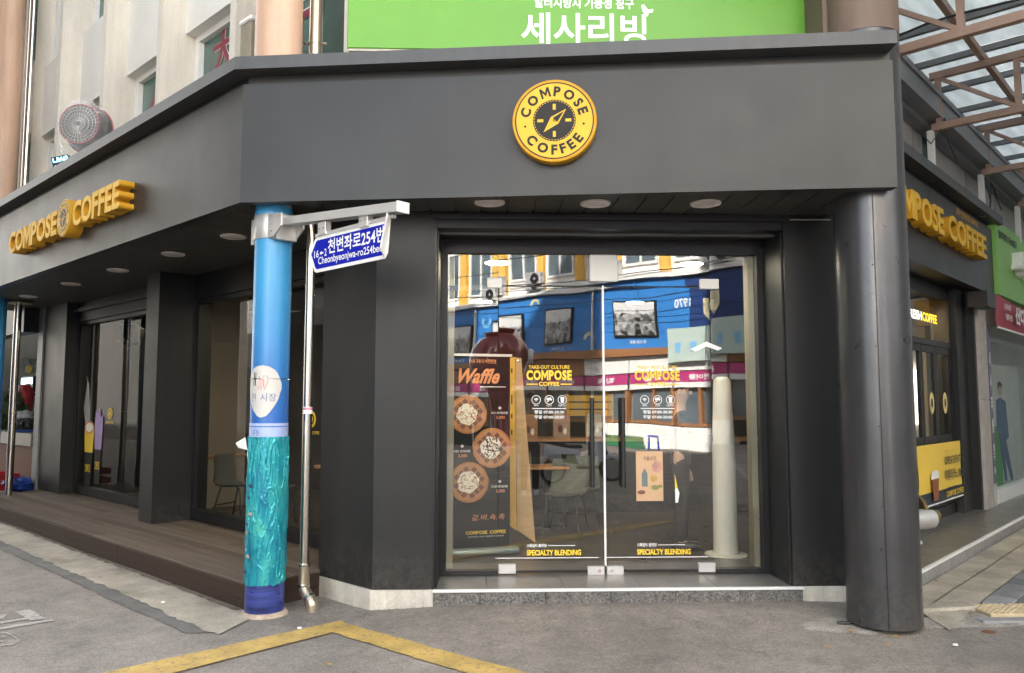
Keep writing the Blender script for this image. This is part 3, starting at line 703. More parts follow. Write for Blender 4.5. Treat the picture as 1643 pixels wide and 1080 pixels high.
for z0, z1 in ((.035, .150), (-.11, .032)):
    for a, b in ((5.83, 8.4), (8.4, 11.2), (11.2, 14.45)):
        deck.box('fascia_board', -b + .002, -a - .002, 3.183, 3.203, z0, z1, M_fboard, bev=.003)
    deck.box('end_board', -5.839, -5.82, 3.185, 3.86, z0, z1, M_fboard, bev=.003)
deck.box('joist_frame', -14.4, -5.9, 3.3, 4.38, -.05, .135, M_black)

plat = T('side_platform', 'granite side platform with white edge strip along the alley', 'step', (9.5, 2.3, 0), 'R')
t = 6.75
while t < 20:
    plat.box('riser_slab', t + .002, t + .898, 2.14, 2.165, -.15, .094, mat('granite_grey', (.24, .235, .23), .6, 0, .2, 8, .15, 120, .4, .1, None, .35), bev=.002)
    for a, b in ((2.166, 2.62), (2.622, 3.02)): plat.box('tread_slab', t + .0015, t + .8985, a, b, .07, .1135, M_grantop, bev=.0015)
    t += .9
plat.box('nosing', 6.75, 20, 2.128, 2.165, .095, .117, M_white, bev=.003)

# ================================================================== UPPER MARKET BUILDING
mk = T('market_building', 'cream upper storeys with vertical fins above the charcoal canopy', 'building', (0, 8, 0))
core = [LW(5.6, 4.12), (-.74, 6.62), (2.55, 6.62), RW(7.2, 2.78), RW(95, 2.78), LW(60, 4.12)]
mk.part('wall', MB().prism(core, 4.165, 10.5), M_cream)
mk.part('shade_tower', MB().prism([LW(9.1, 4.2), (-8.4, 24.5), LW(40, 4.2)], 10.5, 24), M_cream)  # unseen tower added to shade the mirrored hall left of its sunlit patch
mk.part('shade_tower', MB().prism([(1.4, 7.0), (2.6, 7.0), RW(40, 2.9), (-3.9, 24)], 10.5, 19), M_cream)  # second unseen tower, added to shade the hall right of that patch
mk.part('fin', xf(MB().box(-5.26, -5.14, 3.62, 4.13, 4.0, 10.5), 'L'), M_creamfin)
M_wglass = mat('upper_window_glass', (.07, .135, .115), .12, 0, .25, 1.5, 0, 80, .6, .05)
M_span = mat('cream_spandrel', (.74, .73, .69), .85, 0, .06, 1.5, .1, 40, .3, 0, (1, 1, .5), .03)
M_red = mat('red_film', (.24, .035, .055), .5, 0, .1)
PB = 1.76; T0 = 8.88                                    # fin base spacing, first fin (window 1 far side)
for i in range(-1, 7):
    tb = T0 + i * PB                                    # near side face of the fin
    mk.part('fin', xf(MB().box(-tb - .12, -tb, 3.62, 4.13, 4.0, 10.5), 'L'), M_creamfin)
    a, b = tb - PB + .0, tb - .12 + .12                 # bay between this fin and the nearer one
    a = tb - PB; b = tb
    mk.part('spandrel', xf(MB().box(-b, -a - .12, 3.90, 4.13, 5.92, 7.1), 'L'), M_span)
    for z0, z1 in ((4.10, 5.92), (7.1, 8.9)):
        w = mk.part('window', xf(MB().box(-b + .001, -b + .09, 4.02, 4.13, z0, z1).box(-a - .21, -a - .121, 4.02, 4.13, z0, z1).box(-b + .09, -a - .21, 4.02, 4.13, z1 - .08, z1).box(-b + .09, -a - .21, 4.02, 4.13, z0, z0 + .07).box(-b + .78, -b + .83, 4.05, 4.13, z0 + .07, z1 - .08), 'L'), M_white)
        mk.part('glass_pane', xf(MB().box(-b + .09, -a - .21, 4.085, 4.128, z0 + .07, z1 - .08), 'L'), M_wglass, w)
        if z0 < 5 and i in (-1, 0, 1):
            for s_, o_, m in (('大', 4.078, M_white), ('大', 4.072, M_red)):
                of = .055 if m is M_white else .028
                me = text_mesh({-1: '日', 0: '大', 1: '人'}[i], .50, .50, 0, of)
                q = MB(); q.add([(-b + .34 + v.co.x, o_, 5.36 + v.co.y) for v in me.vertices], [tuple(p.vertices) for p in me.polygons])
                mk.part('lettering', xf(q, 'L'), m, w)
            if i == 0:
                for s_, o_, m in (('回', 4.078, M_white), ('回', 4.072, M_red)):
                    me = text_mesh(s_, .46, .42, 0, .05 if m is M_white else .025)
                    q = MB(); q.add([(-b + .36 + v.co.x, o_, 4.86 + v.co.y) for v in me.vertices], [tuple(p.vertices) for p in me.polygons])
                    mk.part('lettering', xf(q, 'L'), m, w)
# front corner wall right of the green sign
mk.part('wall_panel', MB().box(2.64, 3.0, 6.3, 6.7, 4.0, 8), M_creamfin)
mk.part('vent_cover', MB().box(2.81, 2.90, 6.22, 6.30, 4.32, 4.62).box(2.82, 2.84, 6.21, 6.22, 4.33, 4.61).box(2.85, 2.86, 6.21, 6.22, 4.33, 4.61), M_white)
# alley side above the fascia: grey panels, white posts, dark window
M_grp = mat('grey_cladding', (.33, .315, .30), .7, 0, .12, 1.5, .05, 40)
for a, b in ((7.4, 9.95), (10.0, 10.34), (10.9, 12.4), (12.45, 14.2), (14.25, 17)):
    mk.part('cladding_panel', xf(MB().box(a + .01, b - .01, 2.70, 2.779, 4.16, 5.0), 'R'), M_grp)
mk.part('window', xf(MB().box(10.34, 10.9, 2.73, 2.779, 4.16, 5.0), 'R'), M_wglass)
mk.part('wall_panel', xf(MB().box(7.4, 20, 2.68, 2.779, 5.0, 7), 'R'), M_grp)

# ================================================================== PILLARS
M_brown = mat('brown_paint', (.17, .12, .095), .6, 0, .2, 2.5, .1, 30, .4, 0, (1, 1, .3))
cx, cy = 2.956, 5.800
pl = T('pillar', 'thick round pillar clad in charcoal sheet metal, brown above the canopy', 'pillar', (cx, cy, -.04))
def clad(c, r, z0, z1, seam, n=96):
    m = MB(); zs = [z0 + (z1 - z0) * i / 60 for i in range(61)]; vs = []
    for z in zs:
        for k in range(n):
            a = 2 * math.pi * k / n
            d = .0015 * noise.noise((math.cos(a) * 2, math.sin(a) * 2, z * 1.3))
            if abs(z - .33) < .02: d -= .002 * max(0, math.cos(a - R(-62))) ** 8
            d -= .008 * math.exp(-((a - R(300)) / .09) ** 2 - ((z - .25) / .16) ** 2)          # dent
            vs.append((c[0] + (r + d) * math.cos(a), c[1] + (r + d) * math.sin(a), z))
    fs = [(i * n + k, i * n + (k + 1) % n, (i + 1) * n + (k + 1) % n, (i + 1) * n + k) for i in range(60) for k in range(n)]
    return m.add(vs, fs, 0, True)
M_clad = mat('charcoal_sheet', (.085, .085, .09), .30, .6, .14, 2.2, .015, 60, .5, .08); weather(M_clad, .12, .7, (.22, .19, .16), .45, .05)
pl.part('cladding', clad((cx, cy), .258, -.012, 4.40, 0), M_clad)
sa = R(-111)
pl.part('seam', MB().tube([(cx + .259 * math.cos(sa), cy + .259 * math.sin(sa), -.01), (cx + .259 * math.cos(sa), cy + .259 * math.sin(sa), 3.13)], .0035, 8), M_black)
for z in (.28, .85, 1.42, 2.0, 2.6): pl.part('screw', MB().lathe([(.006, 0), (.006, .004), (0, .006)], (0, 0, 0), 10, 0, Matrix.Translation((cx + .258 * math.cos(sa - .06), cy + .258 * math.sin(sa - .06), z)) @ Matrix.Rotation(sa, 4, 'Z') @ Matrix.Rotation(R(90), 4, 'Y')), M_frame)
pl.part('upper_shaft', MB().lathe([(.262, 4.40), (.262, 10)], (cx, cy, 0), 64), M_brown)
pl.part('upper_pier', MB().box(cx - .30, cx - .13, cy + .02, cy + .5, 4.28, 8), M_brown)

def blue_mat():
    m = mat('blue_pole_print', (1, 1, 1), .34, 0, .08, 2.2, .02, 40, .5, .06)      # printed sleeve: deep blue below, sky blue above
    nt = m.node_tree; p = nt.nodes['Principled BSDF']; src = p.inputs['Base Color'].links[0].from_socket
    g = nt.nodes.new('ShaderNodeNewGeometry'); sx = nt.nodes.new('ShaderNodeSeparateXYZ'); r = nt.nodes.new('ShaderNodeMapRange'); r.interpolation_type = 'SMOOTHSTEP'
    r.inputs[1].default_value = 1.35; r.inputs[2].default_value = 2.6
    mx = nt.nodes.new('ShaderNodeMix'); mx.data_type = 'RGBA'; mx.inputs[6].default_value = (.030, .125, .42, 1); mx.inputs[7].default_value = (.050, .29, .56, 1)
    mu = nt.nodes.new('ShaderNodeMix'); mu.data_type = 'RGBA'; mu.blend_type = 'MULTIPLY'; mu.inputs[0].default_value = 1
    L = nt.links.new; L(g.outputs['Position'], sx.inputs[0]); L(sx.outputs[2], r.inputs[0]); L(r.outputs[0], mx.inputs[0]); L(mx.outputs[2], mu.inputs[6]); L(src, mu.inputs[7]); L(mu.outputs[2], p.inputs['Base Color'])
    return m
M_blue = blue_mat()
M_bluedeep = mat('deep_blue_print', (.045, .13, .50), .35, 0, .10, 2)
M_lav = mat('lavender_band', (.36, .45, .72), .45, 0, .06, 3)
def foil():
    m = bpy.data.materials.new('teal_foil'); nt, p = nodes(m); N = nt.nodes.new; L = nt.links.new
    tc = N('ShaderNodeTexCoord'); mp = N('ShaderNodeMapping'); mp.inputs['Scale'].default_value = (1, 1, .35); L(tc.outputs['Object'], mp.inputs[0])
    n = N('ShaderNodeTexNoise'); n.inputs['Scale'].default_value = 7; n.inputs['Detail'].default_value = 5; n.inputs['Distortion'].default_value = 1.2; L(mp.outputs[0], n.inputs['Vector'])
    r = N('ShaderNodeValToRGB'); L(n.outputs['Fac'], r.inputs[0])
    e = r.color_ramp.elements; e[0].position = .3; e[0].color = (.012, .17, .28, 1); e[1].position = .72; e[1].color = (.07, .46, .42, 1)
    q = e.new(.5); q.color = (.018, .30, .37, 1)
    L(r.outputs[0], p.inputs['Base Color']); p.inputs['Metallic'].default_value = .3; p.inputs['Roughness'].default_value = .3
    return m
M_foil = foil()
M_torn = mat('torn_backing', (.45, .33, .24), .8, 0, .3, 12)
def blue_pillar(t, o, name_l, detailed):
    X, Y = LW(t, o)
    P = T('pillar', name_l, 'pillar', (X, Y, -.05))
    P.part('shaft', MB().lathe([(.146, .9), (.146, 3.158)], (X, Y, 0), 64), M_blue)
    P.part('shaft_foot', MB().lathe([(.149, -.03), (.149, .9)], (X, Y, 0), 64), mat('indigo_wrap', (.03, .045, .20), .3, 0, .75, 2.6, .1, 30, .5, .1, (1, 1, 7)))
    P.part('upper_shaft', MB().lathe([(.188, 4.165), (.188, 10)], (X, Y, 0), 64), M_peach)
    P.part('hidden_shaft', MB().lathe([(.14, 3.158), (.14, 4.165)], (X, Y, 0), 32), M_peach)
    P.part('top_ring', MB().lathe([(.150, 3.06), (.152, 3.10), (.142, 3.135), (.12, 3.156)], (X, Y, 0), 64), M_blue)
    if not detailed: return P
    P.part('printed_band', MB().lathe([(.1485, 1.32), (.1485, 1.40)], (X, Y, 0), 64), M_lav)
    P.part('printed_band', MB().lathe([(.1482, 1.408), (.1482, 1.43)], (X, Y, 0), 64), M_lav)
    # wrinkled foil wrap
    m = MB(); n = 190; zs = [.20 + (1.325 - .20) * i / 210 for i in range(211)]; vs = []
    for i, z in enumerate(zs):
        for k in range(n):
            a = 2 * math.pi * k / n
            q = Vector((math.cos(a) * 2.0, math.sin(a) * 2.0, z * 3.2)); wq = Vector((noise.noise(q * .8), noise.noise(q * .8 + Vector((9, 0, 0))), noise.noise(q * .7 + Vector((0, 5, 0))))) * 1.6
            w = abs(noise.noise(q + wq)); w2 = abs(noise.noise(q * 2.3 + wq * 1.4 + Vector((7, 1, 3)))); w3 = abs(noise.noise(Vector((q.x * 5, q.y * 5, q.z * 2.2)) + wq))
            d = .007 * max(0, 1 - w * 11) ** .8 + .004 * max(0, 1 - w2 * 10) + .0022 * max(0, 1 - w3 * 6) + .003 * noise.noise(q * .9) + .002
            if i == 0: d += .006 * noise.noise((a * 3, 2, 1))
            zz = z + (.02 * noise.noise((math.cos(a) * 3, math.sin(a) * 3, 5)) if i in (0, 1) else 0)
            vs.append((X + (.1515 + max(0, d)) * math.cos(a), Y + (.1515 + max(0, d)) * math.sin(a), zz))
    m.add(vs, [(i * n + k, i * n + (k + 1) % n, (i + 1) * n + (k + 1) % n, (i + 1) * n + k) for i in range(210) for k in range(n)], 0, True)
    P.part('foil_wrap', m, M_foil)
    # leaf-shaped sticker, bent round the shaft (angle, z)
    def wrap(pts, r, seg=1):
        return [(X + r * math.cos(a), Y + r * math.sin(a), z) for a, z in pts]
    def bent(poly, r, m, name, par=None, label=None):
        q = MB(); n = len(poly); rings = []
        ca = sum(p[0] for p in poly) / n; cz = sum(p[1] for p in poly) / n
        vs = wrap([(ca, cz)], r)
        for g in range(1, 7): vs += wrap([(ca + (a - ca) * g / 6, cz + (z - cz) * g / 6) for a, z in poly], r)
        fs = [(0, 1 + k, 1 + (k + 1) % n) for k in range(n)]
        for g in range(5):
            for k in range(n): fs.append((1 + g * n + k, 1 + (g + 1) * n + k, 1 + (g + 1) * n + (k + 1) % n, 1 + g * n + (k + 1) % n))
        q.add(vs, fs, 0, True); return P.part(name, q, m, par, label)
    aC = math.atan2(-Y, -X)                                # direction to the camera
    # screen-right of the shaft = aC + , left = aC -
    out = []
    for k in range(36):
        u = k / 36 * 2 * math.pi; a = 1.05 * math.cos(u); z = .18 * math.sin(u)
        if math.sin(u) < 0: a *= 1 + .35 * math.sin(u); z *= 1.25
        out.append((aC - .42 + a + .03 * noise.noise((math.cos(u) * 4, math.sin(u) * 4, 2)), 1.70 + z + .012 * noise.noise((u * 3, 1, 0))))
    sk = bent(out, .1492, mat('white_sticker', (.56, .55, .52), .6, 0, .06, 6), 'sticker', None, 'torn white leaf shaped sticker')
    M_ink = mat('blue_ink', (.08, .12, .30), .6); M_rink = mat('red_ink', (.62, .16, .14), .6)
    def bent_text(s_, m, a0, z0, w, h, r=.1499, off=0):
        me = text_mesh(s_, w, h, 0, off); q = MB()
        q.add([(X + r * math.cos(aC + a0 + v.co.x / r), Y + r * math.sin(aC + a0 + v.co.x / r), z0 + v.co.y) for v in me.vertices], [tuple(p.vertices) for p in me.polygons])
        return P.part('lettering', q, m, sk)
    bent_text('시장', M_ink, -.50, 1.60, .125, .062)
    bent_text('천', M_ink, -1.12, 1.60, .055, .062)
    for zz, pts in ((0, [(-.62, 1.69), (-.55, 1.80), (-.45, 1.69), (-.40, 1.78), (-.30, 1.70), (-.34, 1.80), (-.16, 1.80), (-.10, 1.76), (-.2, 1.72), (-.28, 1.69)]), (1, [(-.95, 1.72), (-.9, 1.83), (-.8, 1.72), (-.78, 1.82)])):
        P.part('scribble', MB().tube(wrap([(aC + a, z) for a, z in pts], .1502), .0022, 5), M_rink if zz == 0 else M_dark, sk)
    P.part('wire_tie', MB().tube(wrap([(2 * math.pi * k / 48, 1.775) for k in range(49)], .1505), .004, 6), M_steel)
    bent_text('우동', M_ink, -.95, 1.335, .07, .045, .1492)
    for k in range(7):
        a = aC - rnd.uniform(.75, 1.15); z = [.86, .74, .66, .60, .95, .42, .3][k]; w_ = rnd.uniform(.018, .035)
        bent([(a - w_ * 4, z), (a, z + w_ * .6), (a + w_ * 5, z - .004), (a + .02, z - w_ * .5)], .171, M_torn if k % 2 else mat('dark_tear', (.03, .05, .12), .6), 'torn_patch')
    P.part('loose_flap', MB().add([(X - .150, Y - .05, 1.22), (X - .215, Y - .07, 1.24), (X - .23, Y - .09, 1.275), (X - .165, Y - .06, 1.32)], [(0, 1, 2, 3)]), M_print)
    # bottom collar of crumbled mortar
    P.part('base_collar', MB().lathe([(.19, -.065), (.182, -.045), (.165, -.02), (.15, -.012)], (X, Y, 0), 40), mat('crumbled_mortar', (.42, .34, .26), .95, 0, .3, 20, .8, 60))
    return P
p1_ = blue_pillar(5.649, 3.252, 'blue pillar in the foreground wrapped in crinkled teal foil, peach above', True)
blue_pillar(13.75, 3.30, 'round pillar at the left edge, peach above the canopy, blue below', False)

# ================================================================== DOWNPIPES
M_pipe = mat('stainless_pipe', (.60, .57, .52), .22, 1, .12, 4, .02, 20, .5, .1, (1, 1, .2))
M_pipeo = mat('weathered_pipe', (.42, .36, .27), .3, .8, .2, 4, .05, 20, .5, .1, (1, 1, .2))
px, py = -1.425, 6.43
dp = T('downpipe', 'shiny stainless downpipe with elbow foot beside the foil wrapped pillar', 'pipe', (px, py, -.05))
dp.part('shaft', MB().tube([(px, py, .27), (px, py, 3.158)], .037, 24), M_pipe)
dp.part('upper_shaft', MB().tube([(px, py, 4.16), (px, py, 9)], .052, 24), M_pipeo)
el = [(px, py, .30), (px, py, .14), (px + .004, py - .008, .11), (px + .05, py - .05, .055), (px + .08, py - .075, .03), (px + .088, py - .08, .0), (px + .088, py - .08, -.07)]
dp.part('elbow', MB().tube(el, .044, 20), M_pipeo)
for z in (.14, .30): dp.part('joint_ring', MB().lathe([(.047, -.012), (.049, 0), (.047, .012)], (px, py, z), 24), M_pipe)
dp.part('joint_ring', MB().tube([(px + .052, py - .052, .053), (px + .066, py - .064, .042)], .049, 20), M_pipe)
dp.part('label_sticker', MB().lathe([(.0378, 1.50), (.0378, 1.555)], (px, py, 0), 24), M_print)
dp.part('label_sticker', MB().lathe([(.0381, 1.53), (.0381, 1.55)], (px, py, 0), 24), mat('sticker_pink', (.6, .25, .35), .5))
dp.part('bracket', MB().tube([(px - .10, py + .02, 4.62), (px + .09, py + .02, 4.62)], .012, 8).tube([(px, py, 4.6), (px, py, 4.64)], .056, 20), M_pipeo)
X, Y = LW(13.88, 3.63)
dp = T('downpipe', 'thin stainless downpipe standing on the far end of the deck', 'pipe', (X, Y, .16))
dp.part('shaft', MB().tube([(X, Y, .13), (X, Y, 3.158)], .052, 20), M_pipe)
dp.part('upper_shaft', MB().tube([(X, Y, 4.16), (X, Y, 10)], .055, 20), M_pipe)
dp.part('collar_plate', MB().lathe([(.20, 3.12), (.20, 3.13), (.05, 3.13)], (X, Y, 0), 30), M_pipeo)
dp.part('joint_ring', MB().lathe([(.056, 1.42), (.058, 1.43), (.056, 1.44)], (X, Y, 0), 20), M_pipeo)

# ================================================================== SIGNS
M_logodark = mat('logo_charcoal', (.015, .0148, .012), .5, 0, .05, spec=.25)
CHR = {}
def arc_word(word, a0, a1, rad, h, top, off=.045):
    """letters set round a circle; returns (verts, faces) with x right, y up"""
    vs, fs = [], []; ms = [text_mesh(ch, None, h, 0, off) for ch in word]; ws = [max(v.co.x for v in m.vertices) + .10 * h for m in ms]
    cum = [sum(ws[:i]) + ws[i] / 2 for i in range(len(ws))]
    for i, me in enumerate(ms):
        a = R(a0 + (a1 - a0) * (cum[i] - cum[0]) / (cum[-1] - cum[0])); w = ws[i] - .10 * h
        o = len(vs); rot = a - math.pi / 2 if top else a + math.pi / 2
        c, s = math.cos(rot), math.sin(rot)
        for v in me.vertices:
            x, y = v.co.x - w / 2, v.co.y - h / 2
            vs.append((rad * math.cos(a) + x * c - y * s, rad * math.sin(a) + x * s + y * c))
        fs += [tuple(q + o for q in p.vertices) for p in me.polygons]
    return vs, fs
def flat(pts, faces, cx, y, cz, mb=None):
    mb = mb or MB(); return mb.add([(cx + p[0], y, cz + p[1]) for p in pts], faces)
def ring(r0, r1, n=64, a0=0, a1=360):
    pts = []; fs = []; full = abs(a1 - a0) >= 360; m = n if full else n + 1
    for k in range(m):
        a = R(a0 + (a1 - a0) * k / n); pts += [(r0 * math.cos(a), r0 * math.sin(a)), (r1 * math.cos(a), r1 * math.sin(a))]
    for k in range(n): fs.append((2 * k, 2 * k + 1, 2 * ((k + 1) % m) + 1, 2 * ((k + 1) % m)))
    return pts, fs
def disc(r, n=64): return [(r * math.cos(2 * math.pi * k / n), r * math.sin(2 * math.pi * k / n)) for k in range(n)], [tuple(range(n))]
def logo(th, cx, y, cz, r, depth, e=.0012, parent=None, body=True):
    """round compass badge facing -y, its back at y"""
    par = parent
    if body:
        m = MB(); prof = [(r * .965, 0), (r * .975, -.004), (r, -depth * .3)]
        M = Matrix.Translation((cx, y, cz)) @ Matrix.Rotation(R(90), 4, 'X')
        m.lathe([(r, 0), (r, depth - .006), (r - .006, depth), (0, depth)], (0, 0, 0), 72, 0, M)
        par = th.part('badge_body', m, M_yellow, parent)
        y = y - depth
        if parent: par = parent
    Y1, Y2, Y3 = y - e, y - 2 * e, y - 3 * e
    th.part('badge_face', flat(*disc(r * .90), cx, Y1, cz), M_yellowface, par)
    th.part('badge_ring', flat(*ring(r * .905, r * .93), cx, Y2, cz), M_logodark, par)
    th.part('badge_dial', flat(*disc(r * .505), cx, Y2, cz), M_logodark, par)
    for w, a0, a1, top in (('COMPOSE', 163, 18, True), ('COFFEE', 221, 322, False)):
        th.part('lettering', flat(*arc_word(w, a0, a1, r * .705, r * .245, top), cx, Y2, cz), M_logodark, par)
    m = MB()
    for k in range(44): flat(*ring(r * .468, r * .484, 2, k * 360 / 44, k * 360 / 44 + 4.6), cx, Y3, cz, m)
    for a in range(4):
        c, s = (1, 0, -1, 0)[a], (0, 1, 0, -1)[a]
        q = [(.26, -.035), (.40, -.035), (.40, .035), (.26, .035)]
        flat([(r * (u * c - v * s), r * (u * s + v * c)) for u, v in q], [(0, 1, 2, 3)], cx, Y3, cz, m)
    flat([(r * u, r * v) for u, v in ((-.257, -.284), (.095, -.08), (.28, .27), (-.08, .086))], [(0, 1, 2, 3)], cx, Y3, cz, m)
    th.part('badge_needle', m, M_yellowface, par)
    m = MB(); flat([(r * u, r * v) for u, v in ((-.035, .06), (.07, -.045), (.235, .225))], [(0, 1, 2)], cx, y - 4 * e, cz, m)
    flat(*[(lambda P: ([(p[0], p[1]) for p in P[0]], P[1]))(ring(r * .02, r * .035, 20))][0], cx, y - 5 * e, cz, m)
    for dx, dz in ((-.69, -.13), (.69, -.10)): flat([(r * dx + p[0], r * dz + p[1]) for p in disc(r * .028, 14)[0]], [tuple(range(14))], cx, Y2, cz, m)
    th.part('badge_marks', m, M_logodark, par)
lg = T('logo_sign', 'round yellow coffee badge sign with compass, mounted on the front fascia', 'sign', (-.198, 5.752, 3.36), 'A')
logo(lg, -.198, 5.7515, 3.682, .315, .085)

def letters(th, word, x0, x1, y, z0, h, depth, off=.03):
    """raised letters, one part each, faces towards -y; spaced by their own widths"""
    ms = [text_mesh(c, None, h, depth, off) for c in word]
    ws = [max(v.co.x for v in m.vertices) for m in ms]; gap = .05 * h
    k = (x1 - x0) / (sum(ws) + gap * (len(ws) - 1)); x = x0
    for c, m, w in zip(word, ms, ws):
        for v in m.vertices: v.co = (x + v.co.x * k - th.base.x, y - v.co.z - th.base.y, z0 + v.co.y - th.base.z)
        m.update(); m.materials.clear(); m.materials.append(M_yellow); m.materials.append(M_yellowface)
        for p in m.polygons:
            if p.normal.y < -.9: p.material_index = 1
        th.part('letter', m, None); x += (w + gap) * k
sg = T('letter_sign', 'raised yellow lettering with round badge on the left fascia', 'sign', (-9.2, 2.93, 3.38), 'L')
letters(sg, 'COMPOSE', -11.22, -9.44, 2.931, 3.43, .27, .14); letters(sg, 'COFFEE', -8.94, -7.68, 2.931, 3.43, .27, .14)
logo(sg, -9.19, 2.931, 3.57, .205, .15)
sg = T('letter_sign', 'raised yellow lettering on the alley fascia right of the charcoal column', 'sign', (10, 2.55, 3.5), 'R')
letters(sg, 'COMPOSE', 7.75, 9.97, 2.549, 3.515, .31, .14); letters(sg, 'COFFEE', 10.17, 12.06, 2.549, 3.515, .31, .14)
sg.text('lettering', '광주·천변좌로점 COMPOSE', mat('orange_print', (.62, .30, .03), .5), 11.15, 2.546, 4.0, 1.15, .10, off=.03)

M_green = mat('green_sign', (.115, .32, .028), .45, 0, .06, 1.2)
M_greenlt = mat('green_sign_pale', (.22, .48, .10), .45, 0, .06, 1.2)
gs = T('green_signboard', 'large green signboard with white Korean lettering above the canopy', 'sign', (.8, 6.15, 4.43))
gs.box('panel', -1.11, 2.66, 6.15, 6.28, 4.45, 6.0, M_green, bev=.006)
gs.box('frame', -1.10, 2.65, 6.16, 6.42, 4.43, 4.449, mat('sign_frame_dirty', (.45, .42, .34), .7, 0, .3, 6))
gs.text('lettering', '세사리빙', M_print, .30, 6.147, 4.50, 1.03, .275, off=.018)
gs.text('lettering', '알러지방지 기능성 침구', M_print, .41, 6.147, 4.815, .82, .095, off=.03)
bf = [(1.30, 4.80), (1.29, 4.85), (1.31, 4.86), (1.345, 4.815), (1.39, 4.82), (1.385, 4.79), (1.35, 4.785), (1.345, 4.755), (1.325, 4.76)]
gs.part('butterfly', MB().face_prism(bf, 6.144, 6.147), M_print)

# street name sign on its arm (lies along the left street)
M_sblue = mat('road_sign_blue', (.003, .012, .36), .6, 0, .04, 3, spec=.1)
ss = T('street_sign', 'blue street name sign with bent corner hanging from an arm on the blue pillar', 'sign', (-5.45, 3.252, 2.9), 'L')
bx_ = -5.649
ss.part('clamp', MB().lathe([(.153, 2.885), (.156, 2.89), (.156, 3.075), (.153, 3.08)], (bx_, 3.252, 0), 48), M_alu)
for sx in (-.195, .148):
    ss.box('clamp_flange', bx_ + sx, bx_ + sx + .05, 3.16, 3.34, 2.87, 3.075, M_alu)
ss.part('gusset', MB().face_prism([(bx_ + .11, 3.07), (bx_ + .30, 3.055), (bx_ + .30, 2.955), (bx_ + .19, 2.885), (bx_ + .11, 2.885)], 3.135, 3.15).face_prism([(bx_ + .11, 3.07), (bx_ + .30, 3.055), (bx_ + .30, 2.955), (bx_ + .19, 2.885), (bx_ + .11, 2.885)], 3.33, 3.345), M_alu)
for dz in (0, .055, .11): ss.part('bolt', MB().lathe([(.007, 0), (.007, .006), (0, .008)], (0, 0, 0), 10, 0, Matrix.Translation((bx_ + .17, 3.134, 2.93 + dz)) @ Matrix.Rotation(R(90), 4, 'X')), M_steel)
arm = MB(); a0, a1 = bx_ + .2, -4.02
arm.add([(a0, 3.205, 2.985), (a0, 3.30, 2.985), (a0, 3.30, 3.045), (a0, 3.205, 3.045), (a1, 3.205, 2.855), (a1, 3.30, 2.855), (a1, 3.30, 2.92), (a1, 3.205, 2.92)], [(0, 1, 2, 3), (7, 6, 5, 4), (0, 4, 5, 1), (1, 5, 6, 2), (2, 6, 7, 3), (3, 7, 4, 0)])
ss.part('arm', arm, M_alu)
ss.box('end_cap', a1, a1 + .012, 3.20, 3.305, 2.85, 2.925, M_white, bev=.003)
for hx, hz in ((-4.93, 2.845), (-4.42, 2.825)):
    h_ = ss.box('hanger', hx - .05, hx + .05, 3.226, 3.278, hz - .012, hz + .085, M_alu, bev=.002)
    for q in (-.025, .025): ss.part('bolt', MB().lathe([(.006, 0), (.006, .005), (0, .006)], (0, 0, 0), 8, 0, Matrix.Translation((hx + q, 3.226, hz + .035)) @ Matrix.Rotation(R(90), 4, 'X')), M_steel, h_)
ss.box('top_rail', -5.03, -4.10, 3.238, 3.266, 2.828, 2.852, M_alu)
def tilt(x): return -.0                                # level plate
op = [(-5.115, 2.705), (-5.045, 2.575), (-5.02, 2.56), (-4.20, 2.565), (-4.17, 2.60), (-4.145, 2.828), (-5.02, 2.828), (-5.045, 2.815)]
ip = [(-5.085, 2.705), (-5.03, 2.60), (-5.01, 2.585), (-4.212, 2.59), (-4.193, 2.62), (-4.168, 2.803), (-5.01, 2.803), (-5.03, 2.79)]
ss.part('plate', MB().face_prism(op, 3.246, 3.256), M_print)
ss.part('blue_field', MB().face_prism(ip, 3.244, 3.2455), M_sblue)
# bent corner folds towards the street
fl = MB(); f0, f1 = (-4.20, 2.565), (-4.143, 2.828)
q = [(f0[0], 3.245, f0[1]), (f1[0], 3.245, f1[1]), (f1[0] + .055, 3.175, f1[1] + .02), (f0[0] + .05, 3.17, f0[1] + .06)]
fl.add(q + [(x + .006, y + .006, z) for x, y, z in q], [(0, 1, 2, 3), (7, 6, 5, 4), (0, 3, 7, 4), (3, 2, 6, 7), (2, 1, 5, 6)])
ss.part('bent_corner', fl, M_print)
fl = MB(); fl.add([(f0[0] + .010, 3.2365, f0[1] + .06), (f1[0] + .008, 3.2325, f1[1] - .012), (f1[0] + .052, 3.174, f1[1] - .012), (f0[0] + .050, 3.168, f0[1] + .07)], [(0, 1, 2, 3)])
ss.part('blue_field', fl, M_sblue)
ss.text('lettering', '16', M_print, -5.045, 3.2425, 2.672, .06, .055, off=.015)
ss.part('arrow', MB().face_prism([(-4.972, 2.70), (-4.95, 2.715), (-4.95, 2.706), (-4.925, 2.706), (-4.925, 2.694), (-4.95, 2.694), (-4.95, 2.685)], 3.242, 3.2435), M_print)
ss.text('lettering', '2', M_print, -4.91, 3.2425, 2.672, .028, .055, off=.015)
ss.text('lettering', '천변좌로254번', M_print, -4.865, 3.2425, 2.680, .665, .112, off=.02)
ss.text('lettering', 'Cheonbyeonjwa-ro254beo', M_print, -4.99, 3.2425, 2.600, .775, .072, off=.012)

